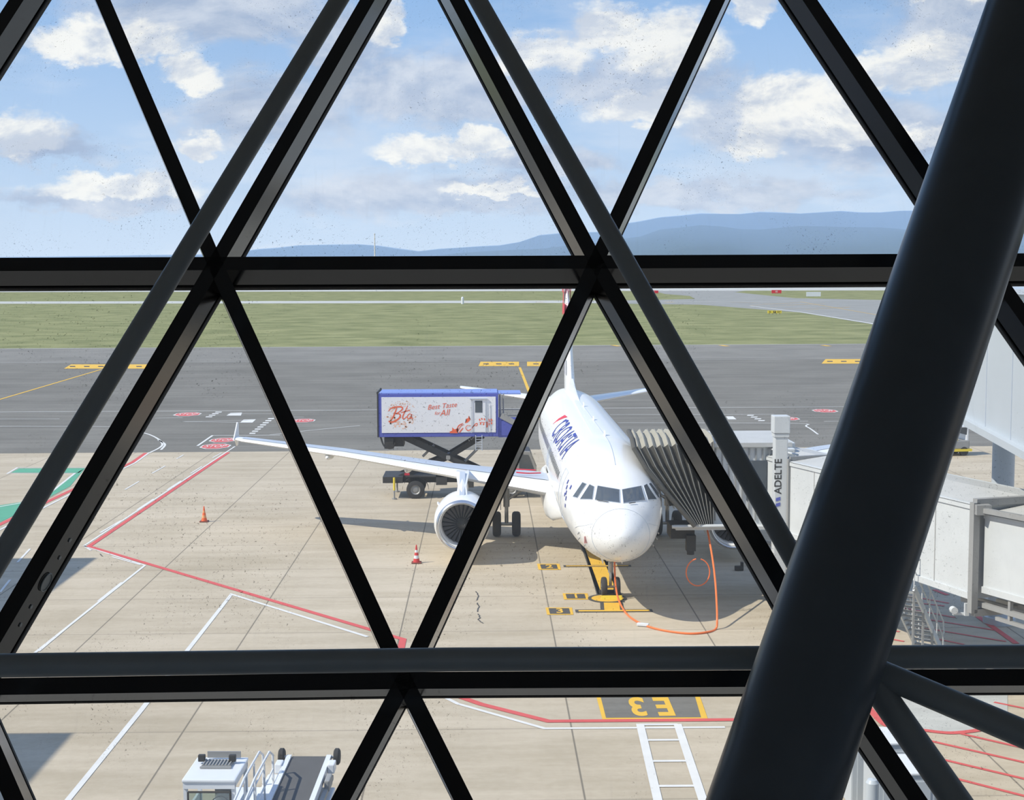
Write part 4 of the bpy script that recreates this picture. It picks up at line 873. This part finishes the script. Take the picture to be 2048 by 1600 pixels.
# ------------------------------------------------------------------ fixed corridor on the right
K1, K0 = Vector((14.0, 36.9, 0)), Vector((15.4, 46.8, 0)); kd = (K0-K1).normalized(); kn = Vector((kd.y, -kd.x, 0))
Ka, Kb = K1-kd*22, K0+kd*4.0
cor = thing('glazed_corridor', 'pale elevated corridor on a round pillar at the right', 'corridor', (0, 0, 0))
b = BM(); rings_mesh(b, [[c+Vector((0, 0, 7.85)), c+kn*4.2+Vector((0, 0, 7.85)), c+kn*4.2+Vector((0, 0, 11.85)), c+Vector((0, 0, 11.85))] for c in (Ka, Kb)]); inst('corridor_body', b, M_CORR, cor)
b = BM(); beam(b, Ka-kn*.08+Vector((0, 0, 7.8)), Kb-kn*.08+Vector((0, 0, 7.8)), .3, .2); inst('lower_trim', b, M_CORR, cor)
b = BM(); beam(b, Ka-kn*.05+Vector((0, 0, 11.9)), Kb-kn*.05+Vector((0, 0, 11.9)), .3, .14); inst('upper_trim', b, M_AGREY, cor)
b = BM()
for i in range(1, 11): c = Ka+(Kb-Ka)*i/11-kn*.012; beam(b, c+Vector((0, 0, 7.9)), c+Vector((0, 0, 11.8)), .02, .03, 0, kd)
inst('panel_joint', b, M_AGREY, cor)
pc = Vector((18.15, 49.2, 0))
b = BM(); cyl(b, pc, pc+Vector((0, 0, 7.9)), .38, n=32); cyl(b, pc, pc+Vector((0, 0, .25)), .55, n=32); beam(b, Kb+kn*0+Vector((0, 0, 7.7)), Kb+kn*4.2+Vector((0, 0, 7.7)), .5, .35); inst('support_pillar', b, M_CORR, cor, True)
# ------------------------------------------------------------------ cable
pt = G(1413, 1050, 2.9); pg_ = G(1434, 1254, .04)
drop = [pt.lerp(pg_+Vector((0, 0, .35)), t)+Vector((.10*math.sin(3.14*t), 0, -.1*math.sin(3.14*t))) for t in (0, .2, .4, .6, .8, 1)]
gr_ = [G(x, y, .04) for x, y in ((1432, 1257), (1415, 1264), (1380, 1267), (1335, 1262), (1300, 1254), (1272, 1242), (1252, 1226))]
up_ = [Vector((X0+.22, Y0-1.05, .10)), Vector((X0+.16, Y0-.62, .45)), Vector((X0+.12, Y0-.48, 1.0)), Vector((X0+.12, Y0-.3, 1.9))]
b = BM(); tube(b, spline(drop+gr_+up_, 8), .036, 8); cb_ = inst('power_cable', b, M_CABLE, None, True); tag(cb_, 'thick orange power cable hanging from the bridge and lying to the nose wheels', 'cable')
b = BM(); p = G(1286, 1249, .07); box(b, p, (.42, .16, .1), 0, Matrix.Rotation(math.radians(-20), 3, 'Z'), .02); inst('cable_plug', b, M_VW, cb_)['label'] = 'white cable connector'
m_ = pt.lerp(pg_, .47)+Vector((-.50, -.1, 0)); b = BM(); tube(b, [m_+Vector((.43*math.cos(a), .0, -.02+.50*math.sin(a))) for a in [math.radians(100+i*12) for i in range(29)]], .024, 6)
o = inst('hanging_cable_loop', b, M_CABLE, None, True); tag(o, 'thin orange cable loop hanging beside the long orange cable', 'cable')
# ------------------------------------------------------------------ cones
def cone(px, py, h, mA, mB, label):
    c = G(px, py); t = thing('traffic_cone', label, 'traffic cone', (c.x, c.y, .012), 0)
    b = BM(); lathe(b, [(.03, .15), (h*.25, .115)], (0, 0, 0), 'z', 20, 0); lathe(b, [(h*.25, .115), (h*.42, .092)], (0, 0, 0), 'z', 20, 1); lathe(b, [(h*.42, .092), (h*.58, .07)], (0, 0, 0), 'z', 20, 0); lathe(b, [(h*.58, .07), (h*.72, .052)], (0, 0, 0), 'z', 20, 1); lathe(b, [(h*.72, .052), (h, .022), (h, .0)], (0, 0, 0), 'z', 20, 0)
    inst('cone_body', b, [mA, mB], t, True)
    b = BM(); box(b, (0, 0, .02), (.42, .42, .04), 0, None, .01); inst('base', b, M_CONEB, t)
cone(833, 1126, .78, M_CONER, M_VW, 'red and white striped traffic cone in front of the engine')
cone(408.5, 1043.5, .78, M_CONE, mat('cone_pale_orange', (.80, .36, .16), .5), 'orange traffic cone standing alone on the left apron')
o = BM(); box(o, (0, 0, .10), (.36, .22, .2), 0, None, .04); box(o, (.12, 0, .26), (.1, .2, .18)); o = inst('rubber_block', o, M_DARK); c = G(1478, 1141); o.location = (c.x, c.y, 0); tag(o, 'small dark block lying on the shaded apron near the hanging cable', 'block')
# ------------------------------------------------------------------ belt loader
g0 = G(418, 1562, 1.95)
bl = thing('belt_loader', 'white belt loader with small cab and dark conveyor at the lower left', 'belt loader', (g0.x, g0.y, 0), math.radians(-2))
CW = 1.08
b = BM()
for x in (-CW/2+.04, CW/2-.04):
    for y in (0.04, 1.26): box(b, (x, y, 1.45), (.08, .08, .95))
box(b, (0, .65, .75), (CW, 1.34, .5)); box(b, (0, .02, 1.05), (CW, .05, .3)); box(b, (0, 0.0, 1.86), (CW, .06, .14)); box(b, (0, 1.3, 1.86), (CW, .06, .14))
for x in (-CW/2+.03, CW/2-.03): box(b, (x, .65, 1.87), (.06, 1.3, .12)); box(b, (x, .65, 1.1), (.05, 1.3, .35))
cbn = inst('cab_body', b, M_VW, bl)
b = BM(); box(b, (0, .64, 1.96), (CW+.04, 1.40, .07), 0, None, .03); inst('cab_roof', b, M_VW, cbn)
b = BM(); box(b, (0, .0, 1.42), (CW-.24, .015, .62), 0, None, .005)
gm = bpy.data.materials.new('cab_glass'); gm.use_nodes = True; gk = N(gm.node_tree); pb_ = gm.node_tree.nodes['Principled BSDF']; gm.node_tree.nodes.remove(pb_)
t_ = gk.n('ShaderNodeBsdfTransparent'); t_.inputs[0].default_value = (.72, .80, .78, 1); g_ = gk.n('ShaderNodeBsdfGlossy'); g_.inputs['Roughness'].default_value = .05; mx = gk.n('ShaderNodeMixShader'); mx.inputs[0].default_value = .12
gk.l(t_.outputs[0], mx.inputs[1]); gk.l(g_.outputs[0], mx.inputs[2]); gk.l(mx.outputs[0], gm.node_tree.nodes['Material Output'].inputs[0])
inst('windshield', b, gm, cbn)
b = BM()
pts = [(-CW/2+.10, 1.08), (-CW/2+.10, 1.72), (CW/2-.10, 1.72), (CW/2-.10, 1.08)]
for i in range(4): cyl(b, (pts[i][0], -.02, pts[i][1]), (pts[(i+1) % 4][0], -.02, pts[(i+1) % 4][1]), .022, n=6)
inst('window_gasket', b, M_DARK, cbn)
b = BM(); tube(b, [(.14+.19*math.cos(a), .35+.08*math.sin(a), 1.30+.16*math.sin(a)) for a in [i*.3 for i in range(22)]], .016, 5); cyl(b, (.14, .35, 1.3), (.14, .1, 1.0), .02, n=6); inst('steering_wheel', b, M_DARK, cbn)
b = BM(); box(b, (.1, .8, 1.05), (.45, .42, .14), 0, None, .04); box(b, (.1, 1.0, 1.35), (.42, .12, .5), 0, None, .04); inst('seat', b, M_BRD, cbn)
b = BM(); box(b, (0, .85, 2.03), (.62, .38, .03)); 
for i in range(9): box(b, (-.28+i*.07, .85, 2.06), (.02, .34, .02))
box(b, (.06, 1.2, 2.10), (.72, .03, .14)); box(b, (0, .62, 2.02), (.66, .06, .03)); inst('roof_grille', b, M_BRD, cbn)
for x in (-.36, .30):
    b = BM(); box(b, (x, .92, 2.12), (.15, .10, .15), 0, None, .02); inst('work_lamp', b, M_DARK, cbn)
b = BM(); box(b, (-CW/2-.12, .05, 1.35), (.08, .05, .34), 0, None, .02); inst('wing_mirror', b, M_DARK, cbn)
# conveyor: far end high
cy0, cy1 = -3.6, 3.35; zf = lambda y: 1.28+.035*(y-3.35); CXc = 1.55
b = BM(); beam(b, (CXc, cy0, zf(cy0)), (CXc, cy1, zf(cy1)), .78, .06); cylr = cyl(b, (CXc-.39, cy1, zf(cy1)-.03), (CXc+.39, cy1, zf(cy1)-.03), .06, n=12); inst('conveyor_belt', b, M_BELT, bl)
for sx in (-1, 1):
    b = BM(); beam(b, (CXc+sx*.46, cy0, zf(cy0)-.02), (CXc+sx*.46, cy1, zf(cy1)-.02), .11, .18); inst('conveyor_side', b, M_VW, bl)
    b = BM(); lathe(b, [(-.07, 0), (-.07, .15), (-.04, .19), (.04, .19), (.07, .15), (.07, 0)], (CXc+sx*.64, cy1+.02, zf(cy1)+.02), 'x', 20); inst('bumper_wheel', b, M_TYRE, bl, True)
    b = BM(); cyl(b, (CXc+sx*.45, cy1, zf(cy1)), (CXc+sx*.64, cy1+.02, zf(cy1)+.02), .035, n=8); box(b, (CXc+sx*.60, cy1-.55, zf(cy1)-.02), (.16, .34, .22), 0, None, .03); inst('wheel_bracket', b, M_VW, bl)
b = BM(); box(b, (CXc+.60, 1.6, 1.05), (.10, 2.2, .10)); box(b, (CXc+.62, 2.1, 1.15), (.12, .5, .25), 0, None, .03); inst('side_cylinder', b, M_BRD, bl)
# handrail between cab and belt
for xx in (.70, .92):
    b = BM(); tube(b, [(xx, -2.5, .8), (xx, -2.2, 1.7), (xx, .2, 1.95), (xx, 1.8, 1.95), (xx, 2.2, 1.75), (xx, 2.2, .9)], .028, 6); tube(b, [(xx, -2.2, 1.25), (xx, 2.2, 1.42)], .022, 6)
    for y in (-1, .2, 1.2): cyl(b, (xx, y, .8), (xx, y, 1.9), .022, n=6)
    inst('handrail', b, M_VW, bl)
b = BM(); box(b, (.95, 0, .72), (2.6, 5.2, .28), 0, None, .03); box(b, (.92, .6, .95), (.5, 4.6, .2), 0, None, .02); inst('chassis', b, M_VW, bl)
for x, y in ((-.28, 1.6), (-.28, -1.9), (2.15, 1.6), (2.15, -1.9)):
    b = BM(); lathe(b, [(-.11, 0), (-.11, .24), (-.08, .30), (.08, .30), (.11, .24), (.11, 0)], (x, y, .31), 'x', 20); inst('wheel', b, M_TYRE, bl, True)
# ------------------------------------------------------------------ tug on the right
c = G(1914, 912); tg = thing('baggage_tug', 'white airport tug parked on the apron edge beside the corridor pillar', 'tug', (c.x, c.y+.7, 0), math.radians(8))
b = BM(); box(b, (-.5, 0, .75), (2.6, 1.4, .6), 0, None, .08); inst('body', b, M_BRD, tg)
b = BM(); box(b, (.15, 0, 1.95), (1.1, 1.35, .1), 0, None, .03)
for x in (-.38, .66):
    for y in (-.62, .62): box(b, (x, y, 1.5), (.07, .07, .9))
box(b, (.62, 0, 1.15), (.1, 1.3, .5)); inst('cab_frame', b, M_VW, tg)
b = BM(); box(b, (.62, 0, 1.62), (.03, 1.2, .5)); inst('rear_window', b, M_WGLASS, tg)
b = BM(); box(b, (-.5, 0, .38), (2.9, 1.5, .16)); inst('hazard_bumper', b, M_SIGNY, tg)
b = BM(); box(b, (-.2, -.66, 1.15), (.3, .05, .4)); inst('yellow_marking', b, M_SIGNY, tg)
for x in (-1.3, .4):
    for y in (-.62, .62): b = BM(); cyl(b, (x, y-.1, .3), (x, y+.1, .3), .3, n=18); inst('wheel', b, M_TYRE, tg, True)
# ------------------------------------------------------------------ airfield signs
def sign(name, px, py, w_, h_, m, label, cells, nfeet=3, txt=None):
    c = G(px, py); t = thing(name, label, 'sign', (c.x, c.y, .02))
    b = BM(); box(b, (0, 0, .25+h_/2), (w_, .25, h_), 0, None, .02); s_ = inst('sign_panel', b, m, t)
    b = BM()
    for i in range(nfeet): box(b, (-w_/2+w_*(i+.5)/nfeet, 0, .13), (.12, .12, .26))
    inst('sign_foot', b, M_DARK, t)
    for (x, ww, mm) in cells: b = BM(); box(b, (x*w_, -.13, .25+h_/2), (ww*w_, .02, h_*.84)); inst('sign_cell', b, mm, s_)
    for (x, s, mm, sz) in (txt or []): text_on('sign_lettering', s, sz, MX((x*w_, -.145, .25+h_/2), (1, 0, 0), (0, 0, 1), (0, -1, 0)), mm, s_, bold=.02)
sign('taxiway_sign', 1549, 628.5, 3.9, .75, M_SIGNY, 'yellow and black taxiway sign on the grass strip', [(.0, .18, M_DARK)], 4, [(-.33, 'D', M_DARK, .6), (0, 'F', M_SIGNY, .6), (.30, 'D F', M_DARK, .55)])
sign('runway_sign', 1553, 587.5, 5.0, 1.6, M_RED, 'small red runway sign on the far grass right of the pale junction', [], 4, [(0, '05', M_PW, 1.2)])
sign('runway_sign', 1307, 587.5, 5.0, 1.4, M_RED, 'small red runway sign beside the diagonal grey tube', [], 4, [(0, '05', M_PW, 1.1)])
sign('equipment_box', 1627, 594, 6.5, 2.0, M_VW, 'white box standing on the far grass', [], 3)
c = G(925, 608); b = BM(); cyl(b, (0, 0, 0), (0, 0, 2.2), .5, n=10); lathe(b, [(2.2, .5), (2.6, .3), (2.7, 0)], (0, 0, 0), 'z', 10); o = inst('marker_post', b, M_VW); o.location = (c.x, c.y, 0); tag(o, 'short white marker post beside the pale far taxiway', 'post')
mp = AT(750, 540, 2600); b = BM(); H_ = (540-466)/F_PX*2600+12.5
cyl(b, (0, 0, 0), (0, 0, H_), 1.5, .9, 8)
for z in range(6, int(H_), 8): cyl(b, (0, 0, z), (0, 0, z+.8), 1.7, n=8)
o = inst('radio_mast', b, mat('mast_pale', (.75, .72, .70), .6)); o.location = (mp.x, mp.y, 0); tag(o, 'slender pale radio mast on the horizon', 'mast')
# ------------------------------------------------------------------ cabinets at the lower right
for (px, py, s, lab) in ((1752, 1600, (1.5, 1.1, 1.5), 'light grey equipment cabinet behind the foot of the round column'), ((1796), 1655, (1.3, 1.2, 1.4), 'grey box unit below the two sloping tubes')):
    c = G(px, py); t = thing('equipment_cabinet', lab, 'cabinet', (c.x, c.y, .02))
    b = BM(); box(b, (0, 0, s[2]/2), s, 0, None, .04); bd = inst('cabinet_body', b, M_CORR, t)
    b = BM(); box(b, (0, 0, s[2]+.03), (s[0]+.08, s[1]+.08, .06), 0, None, .02); inst('cabinet_top', b, M_VW, t)
    b = BM(); box(b, (0, -s[1]/2-.01, s[2]/2), (s[0]*.8, .02, s[2]*.8)); dd = inst('cabinet_door', b, M_CORR, t)
    b = BM(); cyl(b, (s[0]*.3, -s[1]/2-.04, s[2]/2-.1), (s[0]*.3, -s[1]/2-.04, s[2]/2+.1), .02, n=6); inst('handle', b, M_DARK, dd)
c = G(1742, 1700); b = BM(); cyl(b, (0, 0, 0), (0, 0, 1.5), .14, n=20); lathe(b, [(1.5, .14), (1.57, .1), (1.6, 0)], (0, 0, 0), 'z', 20); o = inst('bollard', b, M_CORR, None, True); o.location = (c.x, c.y, 0); tag(o, 'white round bollard beside the grey cabinets', 'bollard')
# ------------------------------------------------------------------ terminal
def sbox(name, c, s, m, label=None):
    b = BM(); box(b, (0, 0, 0), s); o = inst(name, b, m); o.location = c; return struct(o, label)
sbox('wall_pier', (-28.7-20, 57.7-40, 6.2), (40, 80, 12.4), M_CLAD, 'terminal pier to the left')
sbox('wall_pier', (-22.9-2.9, 33.8-25, 6.2), (5.8, 50, 12.4), M_CLAD, 'projecting end of the terminal pier')
sbox('wall_base', (0, -9.2, 4.45), (40, 21.5, 8.9), M_CLAD, 'terminal building below the hall')
ZC = CAM_H
XL, XR = -6.2, 7.2
sbox('floor', ((XL+XR)/2, -4.5, ZC-1.72), (XR-XL, 15, .24), M_FLOORI, 'hall floor')
sbox('wall_ledge', ((XL+XR)/2, 3.4, ZC-3.3), (XR-XL, 3.4, .2), M_INT)
sbox('wall_riser', ((XL+XR)/2, 3.05, ZC-2.4), (XR-XL, .1, 1.7), M_INT)
sbox('ceiling', ((XL+XR)/2, -1.6, ZC+3.6), (XR-XL, 21, .2), M_INT)
sbox('wall_back', ((XL+XR)/2, -12, ZC-1.2), (XR-XL, .2, 1.4), M_INT)
sbox('wall_back_upper', ((XL+XR)/2, -12, ZC+2.9), (XR-XL, .2, 1.6), M_INT)
for i in range(6):
    sbox('trim_back_%d' % (i+1), (XL+.1+(XR-XL-.2)*i/5, -12, ZC+.8), (.2, .2, 2.7), M_INT)
for n_, x in (('wall_left', XL), ('wall_right', XR)):
    b = BM(); prism(b, [(x, -12, ZC-3.4), (x, 4.75, ZC-3.4), (x, 8.42, ZC+3.6), (x, -12, ZC+3.6)], (.1 if n_ == 'wall_right' else -.1, 0, 0)); struct(inst(n_, b, M_INT))
# ------------------------------------------------------------------ facade lattice
NODE = {'U': [(-860, -760), (-190, -760), (490, -760), (1160, -760), (1830, -760), (2510, -760)],
        'T': [(-1250, -162), (-555, -162), (137, -162), (828, -162), (1511, -162), (2230, -162), (2930, -162)],
        'P': [(-1080, 534), (-310, 530), (430, 527), (1192, 524), (1970, 520), (2750, 516)],
        'L': [(-950, 1382), (-70, 1374), (808, 1361), (1672, 1356), (2560, 1352), (3450, 1348)],
        'B': [(-600, 2275), (322, 2275), (1262, 2275), (2290, 2275), (3250, 2275)]}
EDG = [('U', i, 'U', i+1) for i in range(5)]+[('T', i, 'T', i+1) for i in range(6)]+[('P', i, 'P', i+1) for i in range(5)]+[('L', i, 'L', i+1) for i in range(5)]+[('B', i, 'B', i+1) for i in range(4)]
ZIG = []
for i in range(6): ZIG += [('U', i, 'T', i), ('U', i, 'T', i+1)]
for i in range(6): ZIG += [('T', i, 'P', i), ('T', i+1, 'P', i)]
for i in range(6):
    ZIG += [('P', i, 'L', i)]
    if i+1 < 6: ZIG += [('P', i+1, 'L', i)] if False else []
# P row sits half a bay left/right of L row: P(i) joins L(i-1) ... found by nearest columns
ZIG = [z for z in ZIG if not (z[0] == 'P')]
for i in range(6): 
    ZIG.append(('P', i, 'L', i))
    if i-1 >= 0: ZIG.append(('P', i, 'L', i-1))
for i in range(6):
    if i < 5: ZIG.append(('L', i, 'B', i))
    if i-1 >= 0: ZIG.append(('L', i, 'B', i-1))
MW, MD = .068, .20
def member(a, c, wd=MW, dep=MD, name='trim_1'):
    p, q = FP(*a), FP(*c); ax = (q-p).normalized(); s = ax.cross(FN).normalized(); b = BM()
    prof_ = [(-wd/2, 0), (wd/2, 0), (wd/2, dep-.055), (wd/2-.006, dep-.055), (wd/2-.006, dep-.04), (wd/2, dep-.04), (wd/2, dep), (-wd/2, dep), (-wd/2, dep-.04), (-wd/2+.006, dep-.04), (-wd/2+.006, dep-.055), (-wd/2, dep-.055)]
    p = p-ax*.02; q = q+ax*.02
    rings_mesh(b, [[p+s*x+FN*y for x, y in prof_], [q+s*x+FN*y for x, y in prof_]])
    q0 = p.dot(FN)
    for f in b.faces:
        if f.calc_center_median().dot(FN)-q0 > dep-.05 and abs(f.normal.dot(ax)) < .5: f.material_index = 1
    return struct(inst(name, b, [M_MUL, M_GASK]))
tn = 0
for (r1, i, r2, j) in EDG+ZIG:
    if i < 0 or j < 0 or i >= len(NODE[r1]) or j >= len(NODE[r2]): continue
    tn += 1; member(NODE[r1][i], NODE[r2][j], name='trim_%d' % tn)
# bolts and round holes in the web of the lower left diagonal and right diagonal
def web_marks(a, c, side, ts, nm):
    p, q = FP(*a), FP(*c); ax = (q-p).normalized(); s = ax.cross(FN).normalized()*side; b = BM()
    for t, r in ts:
        o = p.lerp(q, t)+s*(MW/2)+FN*.085; cyl(b, o, o+s*.004, r, n=20)
        if r > .02: tube(b, [o+s*.006+(ax*math.cos(k)+FN*math.sin(k))*(r+.004) for k in [i*.35 for i in range(19)]], .003, 5)
    return struct(inst(nm, b, M_TUBE))
# ------------------------------------------------------------------ glass
M_GL = bpy.data.materials.new('dusty_window_glass'); M_GL.use_nodes = True; k = N(M_GL.node_tree); nt_ = M_GL.node_tree; nt_.nodes.remove(nt_.nodes['Principled BSDF'])
ge = k.n('ShaderNodeNewGeometry'); pos = ge.outputs['Position']
tr = k.n('ShaderNodeBsdfTransparent'); tr.inputs[0].default_value = (.97, .985, .975, 1)
gl = k.n('ShaderNodeBsdfGlossy'); gl.inputs['Roughness'].default_value = .02; gl.inputs[0].default_value = (.9, .9, .9, 1)
fr = k.n('ShaderNodeFresnel'); fr.inputs[0].default_value = 1.45
tl = k.n('ShaderNodeBsdfTranslucent'); tl.inputs[0].default_value = (.9, .88, .82, 1)
df = k.n('ShaderNodeBsdfDiffuse'); df.inputs[0].default_value = (.03, .027, .022, 1)
m1 = k.n('ShaderNodeMixShader'); k.l(k.m('MULTIPLY', fr.outputs[0], .5), m1.inputs[0]); k.l(tr.outputs[0], m1.inputs[1]); k.l(gl.outputs[0], m1.inputs[2])
dn = k.noise(pos, 1.1, 4, .6, .4)
mp_ = k.n('ShaderNodeMapping'); mp_.inputs['Scale'].default_value = (9, 1, .7); k.l(pos, mp_.inputs[0]); drip = k.noise(mp_.outputs[0], 3, 4, .6)
veil = k.m('ADD', .065, k.m('ADD', k.m('MULTIPLY', k.ss(dn, .42, .75), .06), k.m('MULTIPLY', k.ss(drip, .58, .78), .05)))
m2 = k.n('ShaderNodeMixShader'); k.l(veil, m2.inputs[0]); k.l(m1.outputs[0], m2.inputs[1]); k.l(tl.outputs[0], m2.inputs[2])
sp1 = k.ss(k.noise(pos, 120, 2, .5, 1.2), .66, .69); cl = k.ss(k.noise(pos, 1.9, 3, .6), .47, .62)
sp2 = k.m('MULTIPLY', sp1, cl)
m3 = k.n('ShaderNodeMixShader'); k.l(k.m('MULTIPLY', sp2, .65), m3.inputs[0]); k.l(m2.outputs[0], m3.inputs[1]); k.l(df.outputs[0], m3.inputs[2])
k.l(m3.outputs[0], nt_.nodes['Material Output'].inputs[0])
wn = 0
def pane(a, c, d):
    global wn; wn += 1
    b = BM(); b.faces.new([b.verts.new(FP(*p)+FN*.172) for p in (a, c, d)])
    struct(inst('window_%d' % wn, b, M_GL), 'triangular window pane')
for top, bot, off in (('U', 'T', 0), ('T', 'P', -1), ('P', 'L', -1), ('L', 'B', -1)):
    A_, B_ = NODE[top], NODE[bot]
    # top node i joins bottom nodes i+off and i+off+1
    for i in range(len(A_)):
        j0, j1 = i+off, i+off+1
        if 0 <= j0 and j1 < len(B_): pane(A_[i], B_[j0], B_[j1])
        if i+1 < len(A_) and 0 <= j1 < len(B_): pane(A_[i], A_[i+1], B_[j1])
# ------------------------------------------------------------------ inner tubes and the column
def ext(p, q, a, c):
    d = Vector(q)-Vector(p); return tuple(Vector(p)-d*a), tuple(Vector(q)+d*c)
def tubething(a, c, off, r, label, r2=None, nm='steel_tube', pa=None, pc_=None):
    p = FP(*a, -off) if pa is None else pa; q = FP(*c, -off) if pc_ is None else pc_
    b = BM(); cyl(b, p, q, r, r2, 40); o = inst(nm, b, M_TUBE if nm == 'steel_tube' else M_COLM, None, True)
    return o, p, q
a, c = ext((678, 0), (22, 1080), .62, .28); o, _, _ = tubething(a, c, .48, .0405, ''); tag(o, 'grey round steel tube leaning right across the left half of the window', 'tube')
a, c = ext((956, 0), (1583, 1110), .55, .19); o, _, _ = tubething(a, c, .48, .0405, ''); tag(o, 'grey round steel tube running down from the top centre to the big column', 'tube')
b = BM()
pts = [FP(*ext((0, 1331), (900, 1319), .8, 0)[0], -.46), FP(0, 1331, -.46), FP(900, 1319, -.46), FP(2048, 1313, -.46), FP(3100, 1309, -.46)]
for p, q in zip(pts, pts[1:]): pass
tube(b, pts, .0445, 40); o = inst('steel_tube', b, M_TUBE, None, True); tag(o, 'horizontal grey round steel tube across the lower part of the window', 'tube')
# big inclined column
ctop, cbot = AT(2122, -110, 5.95), AT(1505, 1725, 4.66)
d = (cbot-ctop); ctop2 = ctop-d*.55; cbot2 = cbot+d*.42
b = BM(); cyl(b, ctop2, cbot2, .212, .207, 96)
o = inst('steel_column', b, M_COLM, None, True); tag(o, 'very thick dark grey leaning steel column at the right', 'column')
nd = AT(1722, 1330, 5.05)
for (px, py, zc, r, lab) in ((2048, 1468, 4.7, .0475, 'grey round tube sloping gently right from the thick column'), (1911, 1600, 4.75, .0500, 'grey round tube sloping steeply down right from the thick column')):
    e_ = AT(px, py, zc); q = nd+(e_-nd)*2.2; b = BM(); cyl(b, nd-(e_-nd).normalized()*.12, q, r, r, 40); o = inst('steel_tube', b, M_TUBE, None, True); tag(o, lab, 'tube')
M_T2 = None
w1 = web_marks(NODE['P'][2], NODE['L'][1], 1, [(.66, .010), (.70, .010), (.755, .036), (.81, .010), (.85, .010), (.93, .010), (.965, .010)], 'trim_bolts_left'); 
w2 = web_marks(NODE['P'][3], NODE['L'][3], -1, [(.66, .009), (.70, .009), (.745, .036), (.81, .010), (.845, .010)], 'trim_bolts_right') if False else None
